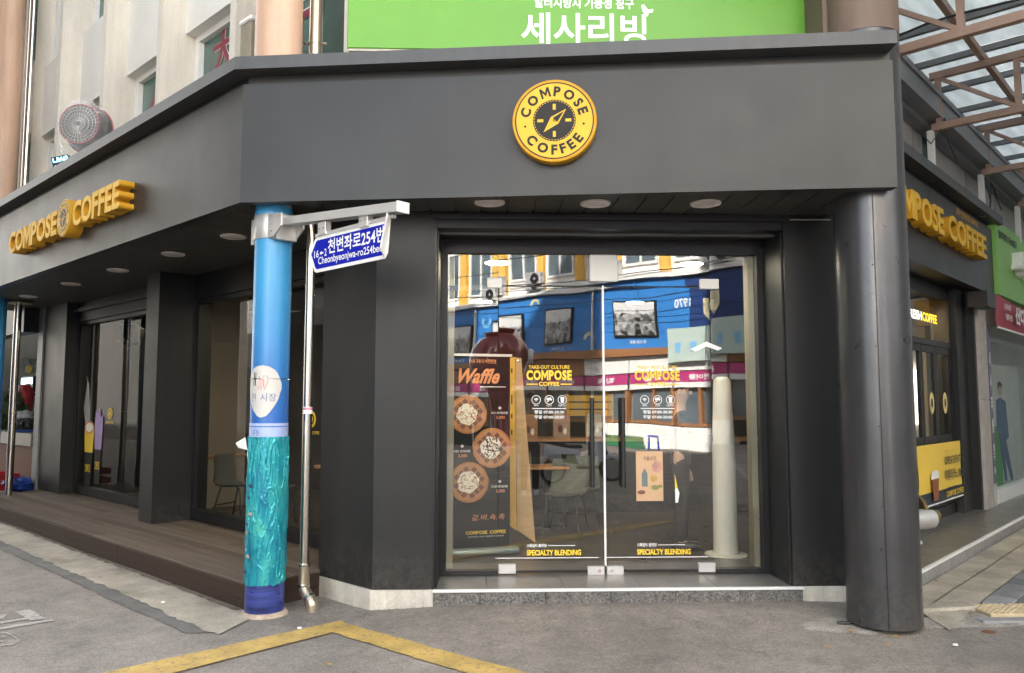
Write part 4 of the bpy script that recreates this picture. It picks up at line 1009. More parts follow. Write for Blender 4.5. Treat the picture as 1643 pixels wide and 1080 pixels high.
# ================================================================== THINGS ON THE CANOPY
x0, y0 = -6.16, 3.30
sp = T('wall_speaker', 'dirty cream loudspeaker box on the canopy beside the peach pillar', 'speaker', (x0, y0, 4.28), 'L')
M_dirty = mat('grubby_cream', (.26, .235, .17), .7, 0, .28, 5, .1, 30, .3, 0, (1, 1, .4))
sp.box('cabinet', x0 - .09, x0 + .09, y0 - .08, y0 + .08, 4.38, 4.88, M_dirty, bev=.012)
sp.box('top_cap', x0 - .10, x0 + .10, y0 - .09, y0 + .09, 4.882, 4.93, M_white, bev=.012)
sp.box('bottom_cap', x0 - .10, x0 + .10, y0 - .09, y0 + .09, 4.31, 4.378, M_white, bev=.012)
sp.box('back_plate', x0 + .105, x0 + .16, y0 - .05, y0 + .09, 4.30, 4.88, mat('mauve_grey', (.36, .33, .34), .6, 0, .1), bev=.004)
sp.part('bracket', MB().tube([(x0 + .13, y0, 4.42), (x0 + .25, y0 + .02, 4.42)], .014, 8).tube([(x0 + .13, y0, 4.72), (x0 + .25, y0 + .02, 4.72)], .014, 8).box(x0 + .20, x0 + .215, y0 - .03, y0 + .03, 4.36, 4.76), mat('rusty_bracket', (.13, .10, .085), .8, .3, .3, 9))

fx, fy_, fz = -9.80, 3.14, 4.82
fan = T('cage_fan', 'cage fan wrapped in clear plastic on the left canopy edge', 'fan', (fx, fy_, 4.27), 'L')
M_pink = mat('pink_rim', (.36, .10, .13), .4, 0, .1)
FM = Matrix.Translation((fx, fy_, fz)) @ Matrix.Rotation(R(42), 4, 'Z') @ Matrix.Rotation(R(90), 4, 'X')   # disc axis to -y
def circ(r, z, n=40): return [tuple(FM @ Vector((r * math.cos(2 * math.pi * k / n), r * math.sin(2 * math.pi * k / n), z))) for k in range(n + 1)]
fan.part('cage_rim', MB().tube(circ(.235, .10), .008, 8), M_pink)
fan.part('cage_rim', MB().tube(circ(.285, -.12), .008, 8), M_pink)
fan.part('shroud', MB().lathe([(.232, .095), (.240, .02), (.278, -.12)], (0, 0, 0), 40, 0, FM), mat('fan_silver', (.22, .22, .215), .35, .5, .1))
m = MB()
for k in range(30):
    a = 2 * math.pi * k / 30; m.tube([FM @ Vector((.03 * math.cos(a), .03 * math.sin(a), .12)), FM @ Vector((.235 * math.cos(a + .3), .235 * math.sin(a + .3), .10)), FM @ Vector((.228 * math.cos(a + .3), .228 * math.sin(a + .3), .02))], .0022, 5)
for r_ in (.07, .12, .165, .2): m.tube(circ(r_, .115), .003, 5)
fan.part('cage_wires', m, M_alu)
for k in range(3):
    a = 2 * math.pi * k / 3; q = []
    for r_, d0, d1 in ((.03, -.3, .3), (.12, -.5, .45), (.18, -.35, .5)):
        q += [FM @ Vector((r_ * math.cos(a + d0), r_ * math.sin(a + d0), .0)), FM @ Vector((r_ * math.cos(a + d1), r_ * math.sin(a + d1), .05))]
    fan.part('blade', MB().add([tuple(v) for v in q], [(0, 1, 3, 2), (2, 3, 5, 4)]), M_black)
fan.part('motor', MB().lathe([(0, .06), (.05, .05), (.06, -.02), (.05, -.11), (0, -.12)], (0, 0, 0), 20, 0, FM), mat('fan_grey', (.10, .10, .10), .5))
fan.part('stand', MB().tube([(fx, fy_ + .04, fz - .05), (fx, fy_ + .04, 4.26)], .022, 10).box(fx - .12, fx + .12, fy_ - .05, fy_ + .13, 4.20, 4.275), M_alu)
# crumpled clear bag
bag = bpy.data.materials.new('clear_plastic'); bag.use_nodes = True; nt = bag.node_tree; nt.nodes.clear()
o_ = nt.nodes.new('ShaderNodeOutputMaterial'); mx = nt.nodes.new('ShaderNodeMixShader'); tr = nt.nodes.new('ShaderNodeBsdfTransparent'); gl = nt.nodes.new('ShaderNodeBsdfPrincipled')
gl.inputs['Base Color'].default_value = (.8, .8, .8, 1); gl.inputs['Roughness'].default_value = .12; mx.inputs[0].default_value = .13
nt.links.new(tr.outputs[0], mx.inputs[1]); nt.links.new(gl.outputs[0], mx.inputs[2]); nt.links.new(mx.outputs[0], o_.inputs[0])
m = MB(); n1, n2 = 44, 30; vs = []
for i in range(n2 + 1):
    v = i / n2; ph = math.pi * v
    for k in range(n1):
        a = 2 * math.pi * k / n1; d = Vector((math.sin(ph) * math.cos(a), math.sin(ph) * math.sin(a), math.cos(ph)))
        r_ = .315 + .05 * abs(noise.noise(d * 4)) - .06 * abs(noise.noise(d * 7 + Vector((3, 1, 2))))
        p = Vector((d.x * r_ * .85, d.y * r_ * .85, d.z * r_ * (1.05 if d.z > 0 else 1.75)))
        vs.append((fx + p.x, fy_ + p.y, fz - .02 + p.z))
m.add(vs, [(i * n1 + k, i * n1 + (k + 1) % n1, (i + 1) * n1 + (k + 1) % n1, (i + 1) * n1 + k) for i in range(n2) for k in range(n1)], 0, False)
fan.part('plastic_bag', m, bag)
fan.part('tape', MB().tube([(fx - .16, fy_ - .10, 4.33), (fx, fy_ - .13, 4.345), (fx + .12, fy_ - .10, 4.36)], .012, 6), mat('red_tape', (.55, .12, .14), .4))
ld = T('led_display', 'small lit blue LED box on the canopy below the wrapped fan', 'display', (-10.22, 3.05, 4.28), 'L')
LM = Matrix.Translation((-10.22, 3.05, 4.46)) @ Matrix.Rotation(R(48), 4, 'Z') @ Matrix.Rotation(R(-14), 4, 'Y')
ld.part('case', MB().box(-.10, .10, -.03, .03, -.075, .075, 0, LM), M_black)
M_led = mat('led_cyan', (.10, .55, 1.0), .5, emit=2.2)
for s_, w, h, zz in (('L.BAG', .17, .055, .005), ('. . . .', .15, .018, -.05)):
    me = text_mesh(s_, w, h, 0, .03); m = MB(); m.add([tuple(LM @ Vector((v.co.x - w / 2, -.032, v.co.y + zz))) for v in me.vertices], [tuple(p.vertices) for p in me.polygons])
    ld.part('lettering', m, M_led)
ld.part('stand', MB().box(-.02, .02, 0, .02, -.17, -.07, 0, LM), M_black)

# ================================================================== ALLEY SIDE (RIGHT)
bn = T('event_banner', 'yellow and navy event banner hung below the alley serving window', 'banner', (11.1, 2.82, .38), 'R')
M_bany = mat('banner_yellow', (.86, .60, .08), .5, 0, .04, 2)
M_navy = mat('banner_navy', (.025, .032, .05), .5, 0, .05)
def cloth(x0, x1, z0, z1, y, amp=.02, n=24, m=10, sag=0):
    q = MB(); vs = []
    for i in range(n + 1):
        for j in range(m + 1):
            u, v = i / n, j / m
            vs.append((x0 + (x1 - x0) * u, y + amp * noise.noise((u * 3, v * 1.5, x0)) * (1 - v * .5), z0 + (z1 - z0) * v + sag * u * (1 - u) * -4 * v))
    return q.add(vs, [(i * (m + 1) + j, (i + 1) * (m + 1) + j, (i + 1) * (m + 1) + j + 1, i * (m + 1) + j + 1) for i in range(n) for j in range(m)], 0, True)
bn.part('sheet', cloth(9.95, 12.02, .50, 1.075, 2.80), M_bany)
bn.part('lower_band', cloth(9.95, 12.02, .36, .505, 2.797), M_navy)
bn.part('hem', MB().box(9.95, 12.02, 2.785, 2.80, .345, .362), M_print)
bn.text('lettering', 'OPEN EVENT', M_navy, 11.0, 2.775, .80, .75, .10, off=.02)
bn.text('lettering', '아메리카노 1000', M_navy, 10.98, 2.775, .60, .88, .14, off=.02)
bn.text('lettering', '광주천변 · 신규', mat('orange_print2', (.6, .3, .05), .5), 11.0, 2.775, .945, .4, .04)
bn.text('lettering', 'COMPOSE COFFEE', M_printyel, 11.0, 2.77, .40, .82, .07, off=.03)
bn.part('drink_picture', MB().face_prism([(10.46, .40), (10.64, .40), (10.70, .66), (10.40, .66)], 2.772, 2.774), mat('drink_brown', (.30, .10, .04), .5))
bn.part('drink_picture', MB().face_prism([(10.38, .66), (10.72, .66), (10.71, .71), (10.66, .76), (10.44, .76), (10.39, .71)], 2.772, 2.774), M_print)

fh = T('fire_inlet', 'silver fire hose inlet with brass ring beside the charcoal column', 'fire inlet', (3.65, 6.6, 0))
IM = Matrix.Translation((3.68, 6.62, .60)) @ Matrix.Rotation(R(12), 4, 'Z') @ Matrix.Rotation(R(90), 4, 'Y')
M_brass = mat('aged_brass', (.16, .12, .05), .45, .6, .25, 8)
M_silver = mat('cast_silver', (.50, .49, .48), .4, .5, .12, 8)
fh.part('barrel', MB().lathe([(.085, -.05), (.085, .10), (.078, .13), (.078, .16)], (0, 0, 0), 28, 0, IM), M_silver)
fh.part('brass_ring', MB().lathe([(.10, .02), (.155, .02), (.155, .05), (.10, .05)], (0, 0, 0), 36, 0, Matrix.Translation((.03, .13, .045)) @ IM), M_brass)
fh.part('nozzle', MB().lathe([(.045, .0), (.045, .10), (.055, .10), (.055, .15), (.04, .15)], (0, 0, 0), 20, 0, Matrix.Translation((.14, .15, .0)) @ IM), M_brass)
fh.part('drain_cock', MB().tube([(3.67, 6.6, .53), (3.67, 6.6, .44), (3.685, 6.57, .40)], [.017, .017, .021], 10), M_silver)
fh.part('riser', MB().tube([(3.55, 6.75, .0), (3.55, 6.75, .6), (3.62, 6.63, .6)], .05, 16), M_silver)

ws = T('wall_lamp', 'black boxy wall lamp under the end of the alley fascia', 'lamp', (12.35, 2.5, 2.85), 'R')
ws.part('housing', MB().prism([(12.0, 2.42), (12.52, 2.42), (12.52, 2.60), (12.0, 2.66)], 2.88, 3.09), M_black)
ws.box('bracket', 12.2, 12.3, 2.6, 2.70, 2.95, 3.02, M_black)

nb = T('bedding_shop', 'neighbouring bedding shop with stone pilaster and large white framed window', 'shop', (14, 2.7, 0), 'R')
M_pil = mat('pilaster_stone', (.40, .37, .34), .8, 0, .12, 6, .2, 90, .3, 0, None, .2)
for z0, z1 in ((.10, 1.62), (1.625, 3.15)): nb.box('pilaster_block', 12.48, 12.92, 2.64, 3.1, z0, z1, M_pil, bev=.004)
nb.box('pilaster_edge', 12.93, 13.0, 2.68, 3.1, .1, 3.15, M_alu)
nb.box('window_frame', 13.16, 13.24, 2.70, 2.8, .12, 2.75, M_white); nb.box('window_frame', 13.24, 30, 2.66, 2.8, .10, .30, M_white)
nb.part('window_pane', MB().add([(13.24, 2.74, .30), (30, 2.74, .30), (30, 2.74, 2.75), (13.24, 2.74, 2.75)], [(0, 1, 2, 3)]), M_glassdim)
nb.box('display_end', 30, 30.1, 2.8, 3.6, .1, 3.1, MATS['pilaster_stone']); nb.box('display_wall', 13.1, 30, 3.5, 3.6, .1, 3.1, mat('display_grey', (.50, .52, .50), .7, 0, .1, 2))
nb.box('display_floor', 13.1, 30, 2.8, 3.5, .05, .12, M_white); nb.box('head_wall', 13.0, 30, 2.72, 3.6, 2.75, 3.14, M_white)
gs2 = T('green_signboard', 'pale green shop signboard with white raised letters beyond the alley fascia', 'sign', (14.5, 2.5, 3.15), 'R')
gs2.box('panel', 13.14, 17.5, 2.50, 2.66, 3.16, 4.28, M_greenlt, bev=.006)
gs2.text('lettering', '알러지방지 기능성침구', M_dark, 13.30, 2.496, 4.02, 1.3, .13, off=.03)
gs2.text('lettering', '세사리빙', M_print, 14.05, 2.497, 3.55, 2.2, .40, ext=.14, off=.04)
rb = T('red_banner', 'crimson cloth banner with white lettering under the pale green signboard', 'banner', (14.5, 2.52, 2.7), 'R')
rb.part('sheet', cloth(13.0, 17.5, 2.68, 3.16, 2.52, .05, 40, 6, .05), mat('banner_crimson', (.40, .06, .09), .65, 0, .08, 2))
rb.part('hem', MB().box(13.0, 17.5, 2.50, 2.515, 2.655, 2.68), M_print)
rb.text('lettering', '산다인', M_print, 14.0, 2.46, 2.78, 1.1, .28, off=.05)
rb.text('lettering', '신규오픈', M_print, 13.25, 2.46, 2.95, .45, .09, off=.02); rb.text('lettering', '가을침구할인', M_print, 13.3, 2.46, 2.80, .5, .09, off=.02)
vsn = T('strip_sign', 'narrow violet vertical sign with white Korean letters beside the stone pilaster', 'sign', (13.08, 2.66, .4), 'R')
vsn.box('panel', 13.01, 13.155, 2.65, 2.675, .42, 2.66, mat('violet_sign', (.12, .11, .18), .5, 0, .08))
vsn.box('foot', 13.01, 13.155, 2.65, 2.68, .10, .415, mat('pale_foot', (.5, .5, .48), .6))
for k, ch in enumerate('세사리빙'): vsn.text('lettering', ch, M_print, 13.035, 2.647, 2.10 - k * .32, .095, .22, off=.04)
vsn.text('lettering', '침', M_print, 13.04, 2.647, .88, .08, .11, off=.03); vsn.text('lettering', '구', M_print, 13.04, 2.647, .75, .08, .11, off=.03)
vsn.text('lettering', '혼수', M_print, 13.035, 2.647, .56, .09, .10, off=.03)
ps = T('cutout_poster', 'standing display print of a person in a blue suit inside the bedding shop window', 'poster', (14.0, 2.9, .12), 'R')
M_suit = mat('suit_blue', (.10, .17, .30), .7, 0, .1); M_skinp = mat('poster_skin', (.55, .38, .28), .6)
ps.box('backing', 13.3, 16.466, 2.90, 2.905, .14, 2.2, mat('poster_pale', (.55, .60, .58), .6, 0, .1, 2))
ps.box('backing_green', 14.186, 14.851, 2.897, 2.8995, .2, 1.2, mat('poster_green', (.12, .38, .14), .6, 0, .1, 2))
ps.part('jacket_print', MB().face_prism([(14.604, 1.62), (14.908, 1.66), (15.288, 1.60), (15.402, 1.0), (15.174, .95), (14.718, 1.0), (14.566, 1.2)], 2.892, 2.895), M_suit)
ps.part('trouser_print', MB().face_prism([(14.718, 1.0), (15.174, .97), (15.611, .28), (15.421, .26), (15.041, .7), (15.136, .3), (14.984, .3), (14.756, .8)], 2.892, 2.895), M_suit)
ps.part('head_print', flat([(14.908 + p[0], 1.80 + p[1] * 1.3) for p in [(a * 1.8, b) for a, b in disc(.075, 24)[0]]], [tuple(range(24))], 0, 2.893, 0), M_skinp)
ps.part('hair_print', MB().face_prism([(14.756, 1.80), (14.756, 1.90), (14.908, 1.93), (15.060, 1.89), (15.051, 1.82), (14.908, 1.86)], 2.890, 2.892), M_dark)
ps.part('shoe_print', MB().face_prism([(15.383, .27), (15.649, .29), (15.706, .22), (15.421, .20)], 2.892, 2.895), M_print)

# arcade roof over the alley
M_truss = mat('truss_primer', (.36, .25, .20), .65, 0, .14, 4, .05, 30)
M_gut = mat('gutter_grey', (.20, .205, .215), .45, .3, .14, 2)
def bar(m, p, q, w=.05, h=.05):
    p, q = Vector(p), Vector(q); d = (q - p); l = d.length; d.normalize()
    up = Vector((0, 0, 1)) if abs(d.z) < .95 else Vector((0, 1, 0)); a = up.cross(d).normalized(); b = d.cross(a)
    M = Matrix((a, b, d)).transposed().to_4x4(); M.translation = p
    return m.box(-w / 2, w / 2, -h / 2, h / 2, 0, l, 0, M)
labs = ['rusty pink roof truss nearest the charcoal column', 'second rusty pink roof truss over the alley', 'third rusty pink roof truss over the alley', 'fourth rusty pink roof truss over the alley', 'farthest rusty pink roof truss over the alley']
for k, t in enumerate((7.56, 10.02, 12.48, 14.94, 17.4)):
    tr_ = T('roof_truss', labs[k], 'roof truss', (t, 2.45, 4.83), 'R', group='trusses of the alley arcade')
    L_ = 7.5; zb, zt = 4.83, 5.45
    tr_.part('chord', bar(MB(), (t, 2.5, zb), (t, 2.5 - L_, zb), .08, .08), M_truss)
    tr_.part('chord', bar(MB(), (t, 2.5, zt), (t, 2.5 - L_, zt + .0), .08, .08), M_truss)
    for j in range(9):
        y = 2.42 - j * .80
        tr_.part('web_post', bar(MB(), (t, y, zb + .03), (t, y, zt - .03), .06, .06), M_truss)
        if j < 8: tr_.part('web_diagonal', bar(MB(), (t, y - .02, zt - .04), (t, y - .78, zb + .04), .045, .045), M_truss)
    tr_.part('wall_post', bar(MB(), (t + .0, 2.52, 4.2), (t, 2.52, zb - .03), .07, .07), M_white)
for k, o_ in enumerate((1.95, .35, -1.3, -3.0)):
    single('roof_purlin', xf(MB(), 'F') if 0 else bar(MB(), (5.5, o_, 5.54), (24, o_, 5.54), .06, .08), M_truss, ['rusty longitudinal purlin nearest the shop wall under the alley roof', 'second rusty purlin from the shop wall', 'third rusty purlin from the shop wall', 'outermost rusty purlin of the alley roof'][k], 'purlin', (5.5, o_, 5.4), 'R', group='purlins of the alley arcade')
rf = T('arcade_roof', 'translucent pale sheet roof over the alley on grey cross bars', 'roof', (6, 2.5, 5.6), 'R')
def sheetmat():
    m = bpy.data.materials.new('translucent_sheet'); m.use_nodes = True; nt = m.node_tree; nt.nodes.clear(); N = nt.nodes.new; L = nt.links.new
    o = N('ShaderNodeOutputMaterial'); mx = N('ShaderNodeMixShader'); d = N('ShaderNodeBsdfDiffuse'); t = N('ShaderNodeBsdfTranslucent'); mx.inputs[0].default_value = .72
    tc = N('ShaderNodeTexCoord'); mp = N('ShaderNodeMapping'); mp.inputs['Scale'].default_value = (.6, 3.5, 1); L(tc.outputs['Object'], mp.inputs[0])
    n = N('ShaderNodeTexNoise'); n.inputs['Scale'].default_value = 2; n.inputs['Detail'].default_value = 7; L(mp.outputs[0], n.inputs['Vector'])
    r = N('ShaderNodeValToRGB'); r.color_ramp.elements[0].position = .3; r.color_ramp.elements[0].color = (.32, .355, .345, 1); r.color_ramp.elements[1].position = .7; r.color_ramp.elements[1].color = (.50, .53, .52, 1)
    L(n.outputs['Fac'], r.inputs[0]); L(r.outputs[0], d.inputs[0]); L(r.outputs[0], t.inputs[0]); L(d.outputs[0], mx.inputs[1]); L(t.outputs[0], mx.inputs[2]); L(mx.outputs[0], o.inputs[0])
    return m
M_sheet = sheetmat()
for i in range(40):
    t = 5.2 + i * .98
    rf.part('roof_sheet', MB().add([(t, 2.75, 5.70), (t + .97, 2.75, 5.70), (t + .97, -5.2, 5.70), (t, -5.2, 5.70)], [(0, 1, 2, 3)]), M_sheet)
    rf.part('cross_bar', bar(MB(), (t - .005, 2.74, 5.65), (t - .005, -5.2, 5.65), .06, .07), M_gut)
gt = T('roof_gutter', 'grey box gutter running along the wall under the alley roof', 'gutter', (7, 2.5, 4.85), 'R')
gt.part('trough', MB().box(6.2, 24, 2.40, 2.56, 4.93, 5.20).box(6.2, 24, 2.38, 2.40, 5.17, 5.22).box(6.2, 24, 2.385, 2.40, 4.93, 4.96).box(6.2, 24, 2.56, 2.69, 4.86, 4.96), M_gut)
gt.part('hanging_cable', MB().tube([(9.2, 2.42, 4.55), (9.7, 2.44, 4.55), (10.0, 2.40, 4.80), (10.05, 2.37, 4.93), (10.12, 2.37, 4.8), (10.3, 2.40, 4.7), (10.9, 2.45, 4.6)], .006, 6), M_black)
gt.part('hanging_cable', MB().tube([(12.45, 2.46, 4.75), (12.5, 2.42, 4.4), (12.56, 2.45, 4.25), (12.6, 2.42, 4.7), (12.8, 2.4, 4.5), (13.4, 2.46, 4.45)], .008, 6), M_black)
cb = [(fpt('R', (7.56, 2.4 - k * .25, 4.92 + .05 * math.sin(k * .8) + .02 * k))) for k in range(16)]
single('power_cable', MB().tube([(v.x, v.y, v.z) for v in cb], .012, 6), M_black, 'black cable lying along the nearest roof truss', 'cable')
# far side of the alley
al = T('alley_building', 'pale market building closing the far side of the covered alley', 'building', (14, -5.4, 0), 'R')
al.box('wall', 8.5, 90, -6.5, -5.3, -.1, 6.5, mat('alley_wall', (.55, .55, .54), .8, 0, .1, 1.5))
al.box('sky_screen', 46, 47, -5.3, 2.7, -.1, 9, MATS['alley_wall'])  # unseen wall added to keep bright sky out of the alley glass
for i in range(7): al.box('shutter', 9 + i * 4, 12.4 + i * 4, -5.298, -5.26, .0, 2.8, M_alu)
single('cable_stub', MB().tube([(2.60, 5.80, gz(2.6, 5.8) + .02), (2.66, 5.785, gz(2.6, 5.8) + .022), (2.72, 5.79, gz(2.6, 5.8) + .025), (2.80, 5.80, gz(2.6, 5.8) + .02)], .013, 8), M_black, 'short black cable end beside the foot of the charcoal column', 'cable')

# ================================================================== STALL AT THE FAR LEFT
sl_ = T('market_stall', 'dim neighbouring market stall beyond the deck with pale back wall', 'stall', LW(16, 4.4) + (0,), 'F')
M_stw = mat('stall_wall', (.26, .27, .265), .8, 0, .12, 1.2)
sl_.part('wall', xf(MB().box(-26, -14.47, 5.4, 5.5, .1, 3.6), 'L'), M_stw)
sl_.part('floor', xf(MB().box(-26, -14.76, 3.6, 5.4, .0, .12), 'L'), M_conc)
sl_.part('header', xf(MB().box(-26, -14.76, 3.95, 4.2, 2.75, 3.2), 'L'), M_black)
sl_.part('counter', xf(MB().box(-18.5, -14.85, 4.2, 4.75, .12, .85), 'L'), mat('counter_wood', (.11, .035, .015), .6, 0, .2, 3, 0, 80, .4, 0, (1, 6, 6)))
sl_.part('counter_top', xf(MB().box(-18.6, -14.8, 4.15, 4.8, .85, 1.06), 'L'), mat('counter_top', (.25, .24, .22), .4, 0, .2, 5))
sl_.part('side_shutter', xf(MB().box(-26, -19.5, 4.6, 4.7, .1, 2.75), 'L'), M_stw)
wf = T('wall_fan', 'greenish wall fan with yellow hub on the stall wall', 'fan', (-18.05, 5.1, 2.2), 'L')
WM = Matrix.Translation((-18.05, 5.05, 2.25)) @ Matrix.Rotation(R(35), 4, 'Z') @ Matrix.Rotation(R(90), 4, 'X')
wf.part('hub', MB().lathe([(.085, .12), (.08, .135), (0, .14)], (0, 0, 0), 24, 0, WM), mat('hub_yellow', (.48, .38, .10), .5))
m = MB()
for r_ in (.1, .16, .22, .27): m.tube([WM @ Vector((r_ * math.cos(a * .2), r_ * math.sin(a * .2), .10)) for a in range(33)], .004, 5)
for k in range(28): m.tube([WM @ Vector((.05 * math.cos(k * .2244), .05 * math.sin(k * .2244), .12)), WM @ Vector((.27 * math.cos(k * .2244), .27 * math.sin(k * .2244), .09))], .003, 4)
wf.part('cage', m, mat('cage_green', (.16, .22, .18), .5))
for k in range(4):
    a = k * math.pi / 2
    wf.part('blade', MB().add([tuple(WM @ Vector((r_ * math.cos(a + d), r_ * math.sin(a + d), z))) for r_, d, z in ((.04, -.4, .03), (.24, -.5, .02), (.24, .35, .07), (.04, .4, .06))], [(0, 1, 2, 3)]), mat('blade_green', (.20, .25, .22), .4))
wf.part('motor', MB().lathe([(.07, -.1), (.08, .06), (0, .07)], (0, 0, 0), 20, 0, WM), M_alu)
wf.part('mount', MB().tube([(-18.05, 5.1, 2.2), (-18.05, 5.15, 1.95), (-18.05, 5.42, 1.9)], .02, 8), M_alu)
m = MB()
for dx in (-.25, 0, .2): m.tube([(-18.05 + dx, 5.38, 3.3), (-18.07 + dx, 5.37, 2.9), (-18.03 + dx * .8, 5.38, 2.45)], .008, 5)
wf.part('cable', m, M_black)
bag2 = T('rucksack', 'red rucksack hanging in the market stall', 'bag', (-16.55, 4.5, 1.35), 'L')
def lump(c, r, amp, seed, n1=24, n2=16, fl=2.2):
    q = MB(); vs = []
    for i in range(n2 + 1):
        for k in range(n1):
            ph = math.pi * i / n2; a = 2 * math.pi * k / n1; d = Vector((math.sin(ph) * math.cos(a), math.sin(ph) * math.sin(a), math.cos(ph)))
            f = 1 + amp * noise.noise(d * fl + Vector((seed, 0, 0))); 
            s_ = lambda v, e: math.copysign(abs(v) ** e, v)
            vs.append((c[0] + r[0] * s_(d.x, .75) * f, c[1] + r[1] * s_(d.y, .75) * f, c[2] + r[2] * s_(d.z, .75) * f))
    return q.add(vs, [(i * n1 + k, (i + 1) * n1 + k, (i + 1) * n1 + (k + 1) % n1, i * n1 + (k + 1) % n1) for i in range(n2) for k in range(n1)], 0, True)
bag2.part('body', lump((-16.55, 4.5, 1.62), (.22, .14, .30), .15, 1), mat('red_nylon', (.35, .025, .03), .55, 0, .15))
bag2.part('pocket', lump((-16.55, 4.37, 1.52), (.15, .06, .15), .12, 4), mat('red_nylon_dark', (.22, .015, .02), .55))
bag2.part('strap', MB().tube([(-16.63, 4.38, 1.9), (-16.6, 4.32, 1.6), (-16.63, 4.38, 1.35)], .014, 6).tube([(-16.45, 4.38, 1.9), (-16.45, 4.32, 1.6), (-16.45, 4.38, 1.35)], .014, 6), M_print)
pb = T('plastic_sack', 'stuffed clear and black plastic sack on the stall counter', 'sack', (-16.05, 4.4, 1.06), 'L')
pb.part('clear_sack', lump((-16.2, 4.42, 1.22), (.25, .2, .2), .35, 3, fl=3), mat('crumpled_clear', (.42, .43, .43), .25, 0, .3, 6))
pb.part('black_sack', lump((-15.9, 4.36, 1.15), (.2, .17, .15), .35, 9, fl=3), M_black)
single('tarpaulin', lump((-15.95, 4.4, 1.075), (.45, .26, .025), .3, 6, fl=3), mat('blue_tarp', (.03, .10, .42), .4, 0, .2, 5), 'folded blue tarpaulin on the stall counter', 'tarpaulin', (-15.95, 4.4, 1.06), 'L')
single('plastic_bag', lump((-14.65, 3.95, .24), (.28, .2, .13), .45, 6, fl=3.2), mat('blue_bag', (.02, .06, .30), .3, 0, .25, 6), 'crumpled blue plastic bag on the ground at the end of the deck', 'bag', (-14.65, 3.95, .12), 'L')
tv = T('monitor', 'small lit screen on a shelf in the market stall', 'screen', (-17.2, 4.7, 1.85), 'L')
tv.box('housing', -17.55, -16.8, 4.7, 4.8, 1.78, 2.08, M_black); tv.box('screen', -17.52, -16.83, 4.695, 4.699, 1.93, 2.05, mat('screen_glow', (.35, .6, .75), .4, emit=.8)); tv.box('shelf', -17.7, -16.6, 4.6, 5.38, 1.70, 1.76, M_black)
rc = T('red_crate', 'red plastic crate on the ground at the far left edge', 'crate', (-14.85, 3.4, 0), 'L')
for z in (.02, .18, .34): rc.part('crate_rail', MB().box(-15.15, -14.55, 3.55, 3.57, z, z + .10).box(-15.15, -14.55, 3.93, 3.95, z, z + .10).box(-15.15, -15.13, 3.57, 3.93, z, z + .10).box(-14.57, -14.55, 3.57, 3.93, z, z + .10), mat('red_plastic', (.42, .02, .025), .4, 0, .1))
rc.box('base', -15.13, -14.57, 3.57, 3.93, .0, .02, MATS['red_plastic'])
single('potted_greens', lump((-16.55, 4.25, 1.45), (.3, .25, .32), .6, 5, 30, 20, 4), mat('dark_leaves', (.03, .055, .02), .7, 0, .5, 14, .5, 20), 'heap of dark green produce in the market stall', 'produce', (-16.55, 4.3, 1.06), 'L')

# ================================================================== INSIDE THE CAFE
FZ = .114
bs = T('roll_up_banner', 'black waffle menu roll-up banner behind the left fixed pane', 'banner', (0, 7.75, FZ))
BM = Matrix.Translation((-.01, 7.74, FZ)) @ Matrix.Rotation(R(14), 4, 'Z')      # local x right, y in, z up
def bq(mb): mb.v = [tuple(BM @ Vector(v)) for v in mb.v]; return mb
M_bposter = mat('poster_black', (.010, .011, .012), .7, 0, .3, 2.5, spec=.15)
bs.part('sheet', bq(MB().box(-.285, .285, 0, .004, .07, 1.93)), M_bposter)
bs.part('base', bq(MB().lathe([(0, -.36), (.065, -.36), (.075, -.33), (.075, .33), (.065, .36), (0, .36)], (0, 0, 0), 20, 0, Matrix.Translation((0, .0, .035)) @ Matrix.Rotation(R(90), 4, 'Y') @ Matrix.Scale(.5, 4, (1, 0, 0)))), mat('banner_base', (.23, .29, .31), .35, .3, .08))
bs.part('top_rail', bq(MB().box(-.305, .305, -.008, .012, 1.93, 1.955)), M_alu)
M_waf = mat('waffle_rim', (.42, .17, .05), .6, 0, .2, 9); M_wafd = mat('waffle_pocket', (.17, .065, .045), .6, 0, .25, 12)
M_wafm = mat('waffle_grid', (.46, .21, .085), .6, 0, .2, 10); M_cream_p = mat('cream_print', (.85, .81, .72), .6, 0, .15, 20); M_ochre = mat('price_orange', (.68, .27, .12), .5)
